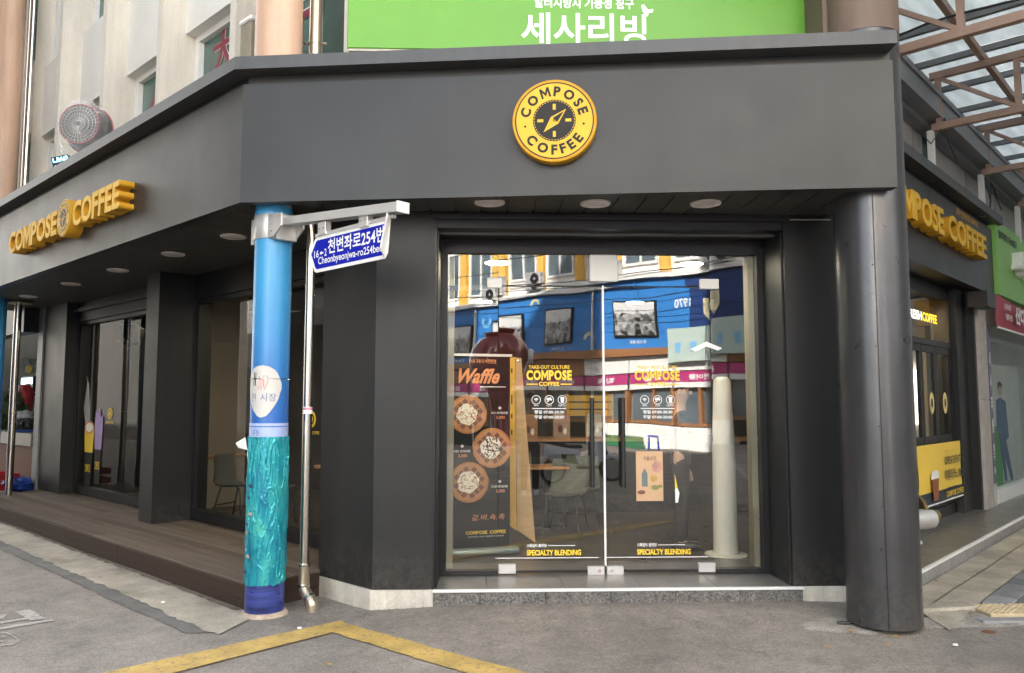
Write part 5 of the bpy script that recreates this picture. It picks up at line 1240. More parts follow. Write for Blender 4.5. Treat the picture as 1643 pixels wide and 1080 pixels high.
def waffle(cx, cz, r, seed, dark):
    w = bs.part('waffle_print', bq(flat([(r * math.cos(2 * math.pi * k / 48) * (1 + .015 * math.sin(k * 1.7)), r * math.sin(2 * math.pi * k / 48)) for k in range(48)], [tuple(range(48))], cx, -.002, cz)), M_waf)
    bs.part('waffle_print', bq(flat([(.90 * r * math.cos(2 * math.pi * k / 48), .90 * r * math.sin(2 * math.pi * k / 48)) for k in range(48)], [tuple(range(48))], cx, -.003, cz)), M_wafm, w)
    m = MB(); p = r * .30; c = math.cos(R(40)); s = math.sin(R(40))
    for i in range(-4, 5):
        for j in range(-4, 5):
            q = [(i * p + a * p * .39, j * p + b * p * .39) for a, b in ((-1, -1), (1, -1), (1, 1), (-1, 1))]
            q = [(x * c - y * s, x * s + y * c) for x, y in q]
            if max(math.hypot(*v) for v in q) < r * .93: flat(q, [(0, 1, 2, 3)], cx, -.0042, cz, m)
    bs.part('waffle_pockets', bq(m), M_wafd, w)
    bs.part('cream_topping', bq(flat([(r * .54 * (1 + .18 * noise.noise((math.cos(2 * math.pi * k / 40) * 2 + seed, math.sin(2 * math.pi * k / 40) * 2, seed))) * math.cos(2 * math.pi * k / 40) - r * .05, r * .54 * (1 + .18 * noise.noise((math.cos(2 * math.pi * k / 40) * 2 + seed, math.sin(2 * math.pi * k / 40) * 2, seed))) * math.sin(2 * math.pi * k / 40)) for k in range(40)], [tuple(range(40))], cx, -.0054, cz)), M_cream_p, w)
    m = MB(); q_ = random.Random(seed)
    for k in range(70 if dark else 34):
        a, d = q_.uniform(0, 6.28), r * .5 * math.sqrt(q_.random()); e = r * q_.uniform(.02, .05); t_ = q_.uniform(0, 3.14)
        flat([(d * math.cos(a) + e * 2.4 * u * math.cos(t_) - e * v * math.sin(t_), d * math.sin(a) + e * 2.4 * u * math.sin(t_) + e * v * math.cos(t_)) for u, v in ((-1, -.5), (1, -.5), (1, .5), (-1, .5))], [(0, 1, 2, 3)], cx, -.0066, cz, m)
    bs.part('topping_flecks', bq(m), M_dark if dark else M_waf, w)
waffle(-.145, 1.36, .19, 2, False); waffle(.10, 1.03, .195, 5, True); waffle(-.13, .70, .195, 8, False)
def btxt(s_, m, x, z, w, h, off=.02, sh=0):
    me = text_mesh(s_, w, h, 0, off, sh); q = MB(); q.add([(x + v.co.x, -.003, z + v.co.y) for v in me.vertices], [tuple(p.vertices) for p in me.polygons])
    bs.part('lettering', bq(q), m)
btxt('바로 구워 더 커피전문점', M_ochre, -.12, 1.86, .26, .04, .01); btxt('Waffle', M_ochre, -.24, 1.66, .42, .15, .03, .45)
bs.part('swash', bq(MB().box(-.02, .24, -.003, -.0025, 1.625, 1.632)), M_print)
for x, z, s_, p in ((.09, 1.36, '사과 생크림와플', '3,000'), (-.29, .99, '오레오 생크림와플', '3,500'), (.09, .64, '시나몬 생크림와플', '3,500')):
    btxt(s_, M_print, x, z, .17, .024, .01); btxt(p, M_ochre, x + .05, z - .052, .09, .034, .02)
    bs.part('diamond_print', bq(flat([(0, .018), (.018, 0), (0, -.018), (-.018, 0)], [(3, 2, 1, 0)], x + .09, -.003, z + .06)), M_alu)
btxt('겉.바.속.촉', M_ochre, -.10, .33, .33, .06, .0, .2); btxt('COMPOSE  COFFEE', M_printyel, -.16, .20, .40, .032, .03)
btxt('광주광역시 동구 천변좌로 254번길', M_alu, -.14, .17, .36, .012)

bd = T('menu_board', 'tall leaning plywood and yellow menu board beside the waffle banner', 'board', (.42, 8.35, FZ))
bd.part('plywood_face', MB().face_prism([(.34, 2.07), (.405, 2.06), (.55, FZ + .01), (.36, FZ + .14)], 8.33, 8.37), mat('plywood', (.50, .33, .17), .6, 0, .15, 3, 0, 80, .4, 0, (1, 8, 8)))
bd.part('yellow_face', MB().face_prism([(.20, 2.04), (.335, 2.07), (.352, FZ + .14), (.26, FZ + .2)], 8.30, 8.34), mat('board_yellow', (.70, .42, .06), .5, 0, .06))
m = MB()
for z in (1.9, 1.62, 1.57, 1.42, 1.25):
    for x in (.235, .265, .295): m.box(x, x + .014, 8.297, 8.299, z, z + .05)
bd.part('menu_print', m, M_dark)
bd.part('hinge_screw', MB().lathe([(.012, 0), (.012, .008), (0, .01)], (0, 0, 0), 12, 0, Matrix.Translation((.37, 8.328, 2.03)) @ Matrix.Rotation(R(90), 4, 'X')), M_steel)

wp = T('white_post', 'white round post on a disc base behind the right fixed pane', 'post', (2.36, 7.66, FZ))
wp.part('post', MB().lathe([(.118, FZ + .015), (.112, .6), (.108, 1.2), (.085, 1.80), (.05, 1.84), (0, 1.845)], (2.36, 7.66, 0), 36), mat('matt_white', (.72, .71, .66), .5, 0, .05, 2))
wp.part('base', MB().lathe([(.20, FZ), (.20, FZ + .012), (.12, FZ + .018)], (2.36, 7.66, 0), 40), MATS['matt_white'])

def chair(x, y, rz, label, colr, grp='cafe chairs'):
    c = T('cafe_chair', label, 'chair', (x, y, FZ), group=grp, rot=R(rz))
    m = colr; s = MB(); n = 10; vs = []
    prof = [(.20, .445), (.10, .43), (-.08, .425), (-.16, .44), (-.20, .50), (-.225, .62), (-.245, .74), (-.25, .82)]
    for (yy, zz) in prof:
        w = .215 if zz < .6 else .205 - (zz - .6) * .06
        for k in range(n + 1):
            u = k / n * 2 - 1; vs.append((u * w, yy + (.035 * u * u if zz > .5 else 0), zz + (.025 * u * u if zz < .5 else 0)))
    fs = [(i * (n + 1) + k, i * (n + 1) + k + 1, (i + 1) * (n + 1) + k + 1, (i + 1) * (n + 1) + k) for i in range(3) for k in range(n)]
    fb = [(i * (n + 1) + k, i * (n + 1) + k + 1, (i + 1) * (n + 1) + k + 1, (i + 1) * (n + 1) + k) for i in range(3, 7) for k in range(n)]
    def shell(faces):
        q = MB(); q.add(vs, faces, 0, True); q.add([(a, b - .012, d - .012) for a, b, d in vs], [f[::-1] for f in faces], 0, True); return q
    c.part('seat', shell(fs), m); c.part('backrest', shell(fb), m)
    for sx in (-1, 1):
        c.part('leg', MB().tube([(sx * .17, .14, .42), (sx * .21, .21, .0)], .011, 8), M_black)
        c.part('leg', MB().tube([(sx * .17, -.13, .42), (sx * .22, -.24, .0)], .011, 8), M_black)
    c.part('stretcher', MB().tube([(-.19, -.185, .2), (.19, -.185, .2)], .007, 6), M_black)
    return c
M_chg = mat('chair_grey', (.085, .09, .085), .6, 0, .08); M_cho = mat('chair_olive', (.10, .105, .075), .6, 0, .08); M_chd = mat('chair_dark', (.025, .026, .028), .5)
x, y = LW(9.3, 4.95); chair(x, y, -110, 'grey shell chair against the tiled wall, nearer the charcoal pier', M_chg)
x, y = LW(8.65, 5.05); chair(x, y, -105, 'grey shell chair half hidden by the foil wrapped pillar', M_chg)
chair(.92, 8.9, 160, 'olive shell chair in front of the left door leaf', M_cho)
chair(1.18, 9.45, 170, 'olive shell chair behind the left door handle', M_cho)
chair(.66, 9.75, 15, 'dark shell chair behind the wooden table near the menu board', M_chd)
x, y = LW(7.2, 5.2); chair(x, y, -60, 'grey shell chair seen between pillar and downpipe', M_chg)
x, y = LW(6.6, 5.3); chair(x, y, -70, 'grey shell chair behind the stainless downpipe', M_chg)
def table(x, y, label, w=.62, rz=0):
    t_ = T('cafe_table', label, 'table', (x, y, FZ), group='cafe tables', rot=R(rz))
    t_.part('table_top', MB().box(-w / 2, w / 2, -.32, .32, .70, .735, bev=.006), M_wood)
    t_.part('column', MB().tube([(0, 0, .02), (0, 0, .70)], .03, 12), M_black)
    t_.part('foot', MB().box(-.24, .24, -.035, .035, 0, .022).box(-.035, .035, -.24, .24, .001, .023), M_black)
table(.75, 9.4, 'wooden cafe table behind the olive chairs', .5)
x, y = LW(7.6, 5.55); table(x, y, 'wooden cafe table seen between pillar and downpipe', .9, -45)
x, y = LW(10.9, 5.4); table(x, y, 'wooden cafe table behind the far left window', .7, -45)
for k, (x, z) in enumerate(((.62, 1.10), (1.06, 1.11), (1.50, 1.13))):
    f_ = T('menu_card', ['brown framed menu card nearest the menu board', 'middle framed menu card on the counter', 'pale framed menu card nearest the door handles'][k], 'menu card', (x, 10.6, z - .05), group='menu cards on the counter')
    f_.box('frame', x - .115, x + .115, 10.6, 10.62, z - .02, z + .32, M_wood, bev=.004)
    f_.box('card', x - .10, x + .10, 10.597, 10.599, z, z + .30, [mat('card_brown', (.40, .20, .10), .6, 0, .2, 9), mat('card_rose', (.42, .27, .20), .6, 0, .3, 12), mat('card_pale', (.55, .50, .38), .6, 0, .25, 12)][k])
    f_.part('drink_print', flat([(.035 * math.cos(2 * math.pi * q / 16), .05 * math.sin(2 * math.pi * q / 16)) for q in range(16)], [tuple(range(16))], x - .02, 10.595, z + .12), M_wafd)
    f_.part('drink_print', flat([(.025 * math.cos(2 * math.pi * q / 16), .045 * math.sin(2 * math.pi * q / 16)) for q in range(16)], [tuple(range(16))], x + .045, 10.595, z + .09), M_cream_p)
ct = T('service_counter', 'dark service counter at the back of the cafe', 'counter', (1.5, 10.9, FZ))
ct.box('front_panel', .2, 4.2, 10.65, 10.75, FZ, 1.06, M_panel2); ct.box('worktop', .15, 4.25, 10.58, 11.2, 1.06, 1.10, M_wood)
yc = T('yellow_crate', 'yellow slatted crate on the counter behind the left door', 'crate', (1.45, 10.95, 1.10))
for z in (1.40, 1.50, 1.60): yc.box('slat', 1.18, 1.78, 10.8, 10.82, z, z + .08, mat('crate_yellow', (.56, .34, .03), .5, 0, .1))
yc.box('end_panel', 1.16, 1.18, 10.8, 11.2, 1.10, 1.70, MATS['crate_yellow']); yc.box('end_panel', 1.78, 1.80, 10.8, 11.2, 1.10, 1.70, MATS['crate_yellow'])
M_lit2 = mat('lamp_glow_strong', (1.0, .84, .58), .5, emit=26)
M_lit = mat('lamp_glow', (1.0, .86, .62), .5, emit=12)
for k, (x, y, l) in enumerate(((.13, 7.30, 'left'), (1.97, 7.30, 'right'), (.0, 10.2, 'rear left'), (2.0, 10.2, 'rear right'), (*LW(8.0, 5.6), 'pillar'), (*LW(12.3, 5.3), 'far window'), (*RW(11.0, 3.35), 'alley'))):
    lm = T('ceiling_lamp', 'lit flat ceiling lamp inside the cafe, %s' % {'left': 'above the waffle banner', 'right': 'above the white post', 'rear left': 'above the plywood table at the back', 'rear right': 'above the counter', 'pillar': 'seen beside the foil wrapped pillar', 'far window': 'in the far left window', 'alley': 'behind the alley serving window'}[l], 'lamp', (x, y, 2.9), group='ceiling lamps')
    lm.part('shade', MB().lathe([(.02, .30), (.02, .05), (.07, .04), (.13, 0), (.125, .0), (.06, .03), (0, .035)], (x, y, 2.9), 24), M_black)
    lm.part('bulb', MB().lathe([(0, .001), (.115, .001), (.115, .006), (0, .006)], (x, y, 2.9), 24), M_lit2 if l in ('alley', 'pillar', 'left') else M_lit)
sk = T('ceiling_speaker', 'black loudspeaker hung inside the far left window', 'speaker', (*LW(12.4, 4.75), 2.55))
x, y = LW(12.4, 4.75)
sk.part('cabinet', MB().box(-.17, .17, -.12, .12, -.14, .14, 0, Matrix.Translation((x, y, 2.62)) @ Matrix.Rotation(R(-25), 4, 'Z') @ Matrix.Rotation(R(-20), 4, 'X'), .03), M_black)
sk.part('bracket', MB().tube([(x, y, 2.72), (x, y, 3.2)], .02, 8), M_black)
# film prints on the left windows
ws_ = T('cup_decal', 'printed yellow and lavender cups on the far left window', 'decal', (-13, 4.44, .3), 'L')
def cup(x, z, col_, w=.17, rim=None, h=.38):
    ws_.part('cup_print', MB().face_prism([(x - w, z + h), (x + w, z + h), (x + w * .8, z), (x - w * .8, z)], 4.438, 4.440), col_)
    ws_.part('sleeve_print', MB().face_prism([(x - w * .8, z), (x + w * .8, z), (x + w * .62, z - .52), (x - w * .62, z - .52)], 4.438, 4.440), M_dark)
    ws_.text('lettering', 'COMPOSE', M_printyel, x - w * .55, 4.436, z - .3, w * 1.1, .12, off=.02)
cup(-13.0, .82, M_printyel, .20); cup(-12.62, .88, mat('lavender_print', (.40, .30, .55), .6), .16)
ws_.part('rim_print', flat([(.20 * math.cos(2 * math.pi * q / 32), .10 * math.sin(2 * math.pi * q / 32)) for q in range(32)], [tuple(range(32))], -13.0, 4.437, 1.20), M_ochre)
ws_.part('foam_print', flat([(.15 * math.cos(2 * math.pi * q / 32), .07 * math.sin(2 * math.pi * q / 32)) for q in range(32)], [tuple(range(32))], -13.0, 4.436, 1.20), M_cream_p)
ws_.part('foam_print', MB().face_prism([(-12.78, 1.26), (-12.46, 1.26), (-12.47, 1.40), (-12.54, 1.36), (-12.60, 1.50), (-12.68, 1.42), (-12.76, 1.46)], 4.437, 4.439), MATS['lavender_print'])
ws_.part('splash_print', MB().face_prism([(-13.18, 1.24), (-13.28, 1.5), (-13.18, 1.9), (-13.22, 2.0), (-13.1, 1.85), (-13.02, 1.45), (-13.0, 1.3)], 4.438, 4.440), M_alu)
for x, l in ((-12.2, 'yellow badge sticker on the far left window'), (-7.98, 'yellow badge sticker on the left window beside the foil wrapped pillar'), (-6.9, 'yellow badge sticker on the left window between pillar and downpipe')):
    d_ = T('badge_sticker', l, 'sticker', (x, 4.44, 1.35), 'L', group='badge stickers')
    d_.part('badge', flat(*ring(.055, .085, 32), x, 4.44, 1.42), M_printyel); d_.part('badge_dot', flat(*disc(.035, 20), x, 4.44, 1.42), M_printyel)
    d_.text('lettering', 'COMPOSE COFFEE', M_printyel, x, 4.44, 1.27, .30, .03, align='C', off=.02)
x = 11.45
for x in (10.85, 11.45):
    d_ = T('oval_sticker', 'cream oval sticker on the %s sash of the alley window' % ('left' if x < 11 else 'right'), 'sticker', (x, 2.85, 1.5), 'R', group='oval stickers')
    d_.part('oval', flat([(.10 * math.cos(2 * math.pi * q / 32), .14 * math.sin(2 * math.pi * q / 32)) for q in range(32)], [tuple(range(32))], x, 2.853, 1.58), mat('oval_cream', (.75, .62, .28), .5))
    d_.part('oval_mark', flat([(.04 * math.cos(2 * math.pi * q / 20), .06 * math.sin(2 * math.pi * q / 20)) for q in range(20)], [tuple(range(20))], x, 2.851, 1.58), M_dark)
ns = T('fresh_coffee_sign', 'white and yellow words behind the upper alley window', 'sign', (11.2, 2.95, 2.6), 'R')
M_neon = mat('neon_white', (1, .97, .9), .5, emit=.35); M_neony = mat('neon_yellow', (1, .62, .03), .5, emit=.3)
ns.text('lettering', 'FRESH', M_neon, 10.35, 2.96, 2.64, .62, .12, off=.03); ns.text('lettering', 'COFFEE', M_neony, 11.0, 2.96, 2.64, .66, .12, off=.03)
# poster on the right leaf
po = T('door_poster', 'tan autumn drinks poster stuck low on the right door leaf', 'poster', (1.45, DY, .74))
yy = DY - .006
po.box('sheet', 1.335, 1.572, yy, yy + .002, .735, 1.165, mat('poster_tan', (.56, .36, .21), .55, 0, .12, 3))
po.text('lettering', '가을곳간.', M_dark, 1.40, yy - .001, 1.085, .12, .035, off=.01)
po.part('bottle_print', MB().face_prism([(1.385, .86), (1.435, .86), (1.435, .97), (1.42, .995), (1.42, 1.01), (1.40, 1.01), (1.40, .995), (1.385, .97)], yy - .002, yy - .001), mat('bottle_slate', (.12, .17, .17), .4))
for (cx, cz, rx_, rz_, m_) in ((1.49, .93, .03, .03, 'print_amber'), (1.50, .85, .035, .022, 'print_olive'), (1.38, .81, .035, .018, 'print_maroon'), (1.545, .86, .022, .015, 'print_olive'), (1.52, 1.03, .045, .05, 'print_rose')):
    po.part('food_print', flat([(rx_ * math.cos(2 * math.pi * q / 20), rz_ * math.sin(2 * math.pi * q / 20)) for q in range(20)], [tuple(range(20))], cx, yy - .0015, cz), mat(m_, {'print_amber': (.45, .30, .08), 'print_olive': (.22, .22, .07), 'print_maroon': (.16, .06, .05), 'print_rose': (.48, .25, .20)}[m_], .6, 0, .3, 25))
tg = T('door_tag', 'small yellow and white tag on the right door leaf beside the poster', 'tag', (1.69, DY, .72))
tg.part('yellow_tip', MB().face_prism([(1.675, .97), (1.70, .84), (1.677, .84)], yy, yy + .001), M_printyel); tg.part('white_end', MB().face_prism([(1.677, .84), (1.70, .84), (1.715, .80), (1.70, .72), (1.677, .72)], yy, yy + .001), M_print)

# ------------------------------------------------------------------ people
def skin_obj(name, pts, edges, m, parent, sub=2):
    me = bpy.data.meshes.new(name); me.from_pydata([p[0] for p in pts], edges, []); o = bpy.data.objects.new(name, me); col.objects.link(o); o.parent = parent
    md = o.modifiers.new('skin', 'SKIN'); md.use_smooth_shade = True; sv = me.skin_vertices[0]
    for i, p in enumerate(pts):
        r_ = p[1]; sv.data[i].radius = (r_, r_ * (p[2] if len(p) > 2 else 1)); sv.data[i].use_root = (i == 0)
    md2 = o.modifiers.new('sub', 'SUBSURF'); md2.levels = sub; md2.render_levels = sub
    me.materials.append(m); return o
M_skin = mat('skin', (.52, .33, .24), .55, 0, .05); M_hair = mat('black_hair', (.012, .010, .009), .5, 0, .2, 30)
def person(label, x, y, z, rz, top, bottom, shoe, reach=None, sc=1.0):
    P = T('person', label, 'person', (x, y, z), rot=R(rz)); P.o.scale = (sc, sc, sc)
    def arm(s):
        if reach and s == reach[0]: return [((s * .165, -.01, 1.39), .052), ((s * .25, -.16, 1.20), .047), ((s * .23, -.42, 1.16), .034), ((s * .22, -.50, 1.16), .030)]
        return [((s * .165, .0, 1.39), .052), ((s * .225, .01, 1.12), .047), ((s * .235, -.05, .88), .034), ((s * .235, -.07, .80), .030)]
    body = [((0, 0, .95), .12, .8), ((0, .0, 1.15), .115, .75), ((0, 0, 1.36), .125, .7), ((0, 0, 1.47), .055), ((0, -.01, 1.56), .058), ((0, -.015, 1.65), .102, 1.05), ((0, -.01, 1.73), .088, 1.1)]
    e = [(0, 1), (1, 2), (2, 3), (3, 4), (4, 5), (5, 6)]
    for s in (-1, 1):
        i0 = len(body); body += arm(s); e += [(2, i0), (i0, i0 + 1), (i0 + 1, i0 + 2), (i0 + 2, i0 + 3)]
        hx, hy, hz = body[i0 + 3][0]; wv = Vector(body[i0 + 3][0]) - Vector(body[i0 + 2][0]); wv.normalize()
        for k, (dx, l) in enumerate(((-.03, .075), (-.01, .085), (.01, .08), (.03, .065))):
            a = Vector((hx, hy, hz)) + wv * .03 + Vector((0, dx, 0) if abs(wv.z) > .5 else (0, 0, dx)); b = a + wv * l + Vector((-s * .015, 0, 0))
            j = len(body); body += [(tuple(a), .009), (tuple(b), .008)]; e += [(i0 + 3, j), (j, j + 1)]
        j = len(body); a = Vector((hx, hy, hz)) + Vector((-s * .01, -.035, .0)); body += [(tuple(a + wv * .03), .010)]; e += [(i0 + 3, j)]
        i1 = len(body); body += [((s * .095, 0, .88), .088), ((s * .105, -.01, .50), .058), ((s * .115, .02, .09), .040), ((s * .125, -.12, .035), .035)]
        e += [(0, i1), (i1, i1 + 1), (i1 + 1, i1 + 2), (i1 + 2, i1 + 3)]
    skin_obj('body', body, e, M_skin, P.o)
    jk = [((0, 0, 1.05), .150, .8), ((0, 0, .86), .155, .8), ((0, 0, 1.20), .140, .78), ((0, 0, 1.36), .140, .75), ((0, 0, 1.47), .075)]; e = [(0, 1), (0, 2), (2, 3), (3, 4)]
    for s in (-1, 1):
        i0 = len(jk); a = arm(s); jk += [(a[0][0], .068), (a[1][0], .060), (a[2][0], .048)]; e += [(3, i0), (i0, i0 + 1), (i0 + 1, i0 + 2)]
    skin_obj('jacket', jk, e, top, P.o)
    tr = [((0, 0, .96), .142, .85), ((0, 0, 1.06), .125, .8)]; e = [(0, 1)]
    for s in (-1, 1):
        i0 = len(tr); tr += [((s * .10, 0, .85), .102), ((s * .108, -.01, .50), .082), ((s * .116, .015, .07), .068)]; e += [(0, i0), (i0, i0 + 1), (i0 + 1, i0 + 2)]
    skin_obj('trousers', tr, e, bottom, P.o)
    for s in (-1, 1): P.part('shoe', lump((s * .12, -.06, .045), (.05, .14, .05), .05, 2, 16, 10), shoe)
    P.part('hair', lump((0, .02, 1.745), (.098, .115, .085), .10, 3, 20, 14, 3), M_hair)
    P.part('nose', lump((0, -.118, 1.655), (.013, .018, .022), .0, 1, 10, 8), M_skin)
    for s in (-1, 1):
        P.part('ear', lump((s * .092, .0, 1.665), (.012, .022, .032), .0, 1, 10, 8), M_skin)
        P.part('eye', lump((s * .034, -.10, 1.685), (.012, .008, .008), .0, 1, 8, 6), M_dark)
    P.part('mouth', lump((0, -.102, 1.605), (.025, .008, .006), .0, 1, 8, 6), mat('lip', (.40, .16, .14), .5))
    return P
M_blk = mat('black_cloth', (.018, .018, .02), .85, 0, .2, 5, .2, 60); M_gry = mat('grey_cloth', (.10, .10, .105), .85, 0, .15, 5)
person('person in black clothes reaching forward behind the right door leaf', 2.02, 8.0, FZ, 75, M_blk, M_blk, M_black, (-1,), .95)
person('person in dark jacket and white shoes reflected in the left door leaf', 0.86, -.55, gz(.9, -.5), 180, M_gry, M_blk, M_print)

# ================================================================== ACROSS THE STREET (seen in the door glass)
OY = 14.85
oh = T('market_hall', 'blue panelled market hall across the street, mirrored in the door glass', 'market hall', (9, OY, 0), 'O')
M_hblue = mat('hall_blue', (.03, .20, .55), .5, 0, .08, 1.2)
M_hdark = mat('hall_navy', (.012, .04, .16), .5, 0, .08, 1.2)
M_hwhite = mat('hall_white', (.78, .77, .74), .7, 0, .06, 1.5)
M_hyel = mat('hall_yellow', (.72, .42, .08), .7, 0, .08, 2)
M_hbrown = mat('hall_timber_and_shade', (.30, .13, .05), .6, 0, .15, 3)
M_hmag = mat('hall_magenta', (.45, .03, .17), .5, 0, .08)
M_hglass = mat('hall_glass', (.10, .13, .15), .1, 0, .3, 2, 0, 80, .7)
oh.box('wall', -16, 40, OY + .3, OY + 4, 3.3, 14.5, M_hwhite)
oh.box('ground_floor_wall', -16, 40, OY + .31, OY + 3.9, -.1, 3.3, mat('hall_grey', (.22, .21, .20), .8, 0, .15, 1.5))
# blue cladding boards
for i in range(8):
    for j in range(4):
        oh.box('cladding_board', 2.6 + i * 2.0, 4.585 + i * 2.0, OY + .12, OY + .3, 3.58 + j * .59, 4.155 + j * .59, M_hblue if i else M_hdark, bev=.006)
oh.box('ledge', -2, 24, OY - .25, OY + .3, 3.30, 3.56, M_hbrown); oh.box('cornice', -2, 24, OY - .1, OY + .3, 5.96, 6.15, M_hwhite)
for i in range(9):
    u = 1.0 + i * 2.1
    oh.box('pilaster', u, u + .35, OY + .1, OY + .3, 6.16, 11, M_hyel)
    w = oh.part('window', MB().box(u + .5, u + 1.95, OY + .2, OY + .3, 6.5, 6.6).box(u + .5, u + 1.95, OY + .2, OY + .3, 8.5, 8.6).box(u + .5, u + .58, OY + .2, OY + .3, 6.6, 8.5).box(u + 1.87, u + 1.95, OY + .2, OY + .3, 6.6, 8.5).box(u + 1.18, u + 1.26, OY + .2, OY + .3, 6.6, 8.5), M_white)
    oh.part('pane', MB().box(u + .58, u + 1.87, OY + .26, OY + .298, 6.6, 8.5), M_hglass, w)
# ground floor shop fronts
for i in range(8):
    u = 1.2 + i * 2.0
    oh.box('banner', u, u + 1.9, OY - .02, OY, 2.25, 2.62, M_hmag); oh.box('banner_hem', u, u + 1.9, OY - .02, OY, 2.05, 2.24, M_hwhite)
    oh.text('lettering', ['수산물', '건어물', '과일', '정육', '반찬', '채소', '떡집', '잡화'][i], M_print, u + .5, OY - .025, 2.32, .8, .2, off=.03)
    oh.box('fascia_board', u, u + 1.95, OY, OY + .3, 2.66, 3.28, M_hwhite if i in (1, 2, 3) else M_hbrown)  # sunlit bays stay white, shaded ones are painted brown
    s_ = oh.part('shop_window', MB().box(u, u + .12, OY + .02, OY + .3, .75, 2.03).box(u + .9, u + 1.0, OY + .02, OY + .3, .75, 2.03).box(u + .12, u + .9, OY + .02, OY + .3, .75, .85).box(u + 1.0, u + 1.88, OY + .02, OY + .3, .75, .85), M_hbrown)
    oh.part('pane', MB().box(u + .12, u + 1.9, OY + .22, OY + .29, .85, 2.03), M_hglass, s_)
    oh.box('dado', u, u + 1.95, OY + .02, OY + .3, -.1, .72, M_hwhite if i in (1, 2, 3) else M_dark)  # dark outside the sunlit bays: shade put into the colour
# framed photographs on the boards
def photo_mat(name, s):
    """old black and white townscape: pale sky, blocky roofs, mottled foreground"""
    m = bpy.data.materials.new(name); nt, p = nodes(m); N = nt.nodes.new; L = nt.links.new
    tc = N('ShaderNodeTexCoord'); sx = N('ShaderNodeSeparateXYZ'); L(tc.outputs['Generated'], sx.inputs[0])
    mp = N('ShaderNodeMapping'); mp.inputs['Scale'].default_value = (7 + s, 1, 6); mp.inputs['Location'].default_value = (s * 3.1, 0, s); mp.inputs['Rotation'].default_value = (0, .25 * s, 0); L(tc.outputs['Generated'], mp.inputs[0])
    v = N('ShaderNodeTexVoronoi'); v.distance = 'CHEBYCHEV'; v.inputs['Scale'].default_value = 1.3; L(mp.outputs[0], v.inputs['Vector'])
    n = N('ShaderNodeTexNoise'); n.inputs['Scale'].default_value = 9; n.inputs['Detail'].default_value = 8; n.inputs['Roughness'].default_value = .75; L(tc.outputs['Generated'], n.inputs['Vector'])
    bw = N('ShaderNodeSeparateColor'); L(v.outputs['Color'], bw.inputs[0])
    a = N('ShaderNodeMath'); a.operation = 'MULTIPLY'; L(bw.outputs[0], a.inputs[0]); L(n.outputs['Fac'], a.inputs[1])
    ad = N('ShaderNodeMath'); ad.operation = 'ADD'; L(sx.outputs[2], ad.inputs[0]); n2 = N('ShaderNodeTexNoise'); n2.inputs['Scale'].default_value = 4; n2.inputs['Detail'].default_value = 5; L(tc.outputs['Generated'], n2.inputs['Vector']); q = N('ShaderNodeMath'); q.operation = 'MULTIPLY'; q.inputs[1].default_value = .5; L(n2.outputs['Fac'], q.inputs[0]); L(q.outputs[0], ad.inputs[1])
    r = N('ShaderNodeMapRange'); r.inputs[1].default_value = .92; r.inputs[2].default_value = .98; L(ad.outputs[0], r.inputs[0])
    mx = N('ShaderNodeMix'); mx.data_type = 'RGBA'; L(r.outputs[0], mx.inputs[0]); L(a.outputs[0], mx.inputs[6]); mx.inputs[7].default_value = (.68, .68, .67, 1)
    L(mx.outputs[2], p.inputs['Base Color']); p.inputs['Roughness'].default_value = .45; return m
for k, (u0, u1, z0, z1) in enumerate(((5.95, 7.7, 4.05, 5.35), (9.9, 11.3, 3.95, 5.3), (12.6, 13.9, 4.0, 5.25), (15.2, 16.6, 3.95, 5.2))):
    f_ = T('photo_panel', 'framed black and white photograph on the blue hall, %s' % ['large sunlit one', 'one reflected in the left door leaf', 'one beside the maroon jar', 'leftmost one in the reflection'][k], 'photograph', ((u0 + u1) / 2, OY, z0), 'O', group='photographs on the market hall')
    f_.box('frame', u0 - .06, u1 + .06, OY + .0, OY + .118, z0 - .06, z1 + .06, M_dark, bev=.01); f_.box('print', u0, u1, OY - .006, OY - .001, z0, z1, photo_mat('photo_%d' % k, .6 * k))
    f_.text('caption', '옛 시장 풍경', M_print, (u0 + u1) / 2 - .35, OY + .10, z0 - .3, .7, .11, off=.02)
M_sky = mat('pale_blue_mark', (.18, .45, .72), .5); M_crm = mat('cream_mark', (.62, .56, .38), .5)
for u, z, m_, r_ in ((2.2, 5.5, M_sky, .36), (9.0, 3.95, M_crm, .30), (14.4, 5.35, M_sky, .30), (12.0, 5.6, M_crm, .26)):
    q = ring(r_ * .5, r_, 24, 0, 180) if m_ is M_crm else ring(r_ * .5, r_, 24, 150, 390)
    oh.part('arc_emblem', flat(*q, u, OY + .112, z), m_)
oh.text('lettering', '1970', M_print, 4.55, OY + .11, 5.0, .62, .32, off=.02)
oh.part('crest', MB().face_prism([(3.55, 5.25), (4.05, 5.25), (4.05, 4.75), (3.8, 4.45), (3.55, 4.75)], OY + .08, OY + .115), M_crm)
mbd = T('menu_hoarding', 'pale green hoarding with cup pictures, mirrored in the right pane', 'hoarding', (3.6, OY - .3, 2.9), 'O')
for u in (2.2, 3.75): mbd.box('panel', u, u + 1.5, OY - .30, OY - .26, 2.95, 4.25, mat('hoarding_green', (.45, .55, .50), .6, 0, .06))
for u in (2.6, 3.3, 4.2, 4.8): mbd.part('cup_print', MB().face_prism([(u - .13, 3.7), (u + .13, 3.7), (u + .09, 3.3), (u - .09, 3.3)], OY - .306, OY - .302), M_sky)
mbd.box('support', 2.2, 5.25, OY - .255, OY - .05, 3.9, 4.0, M_dark)

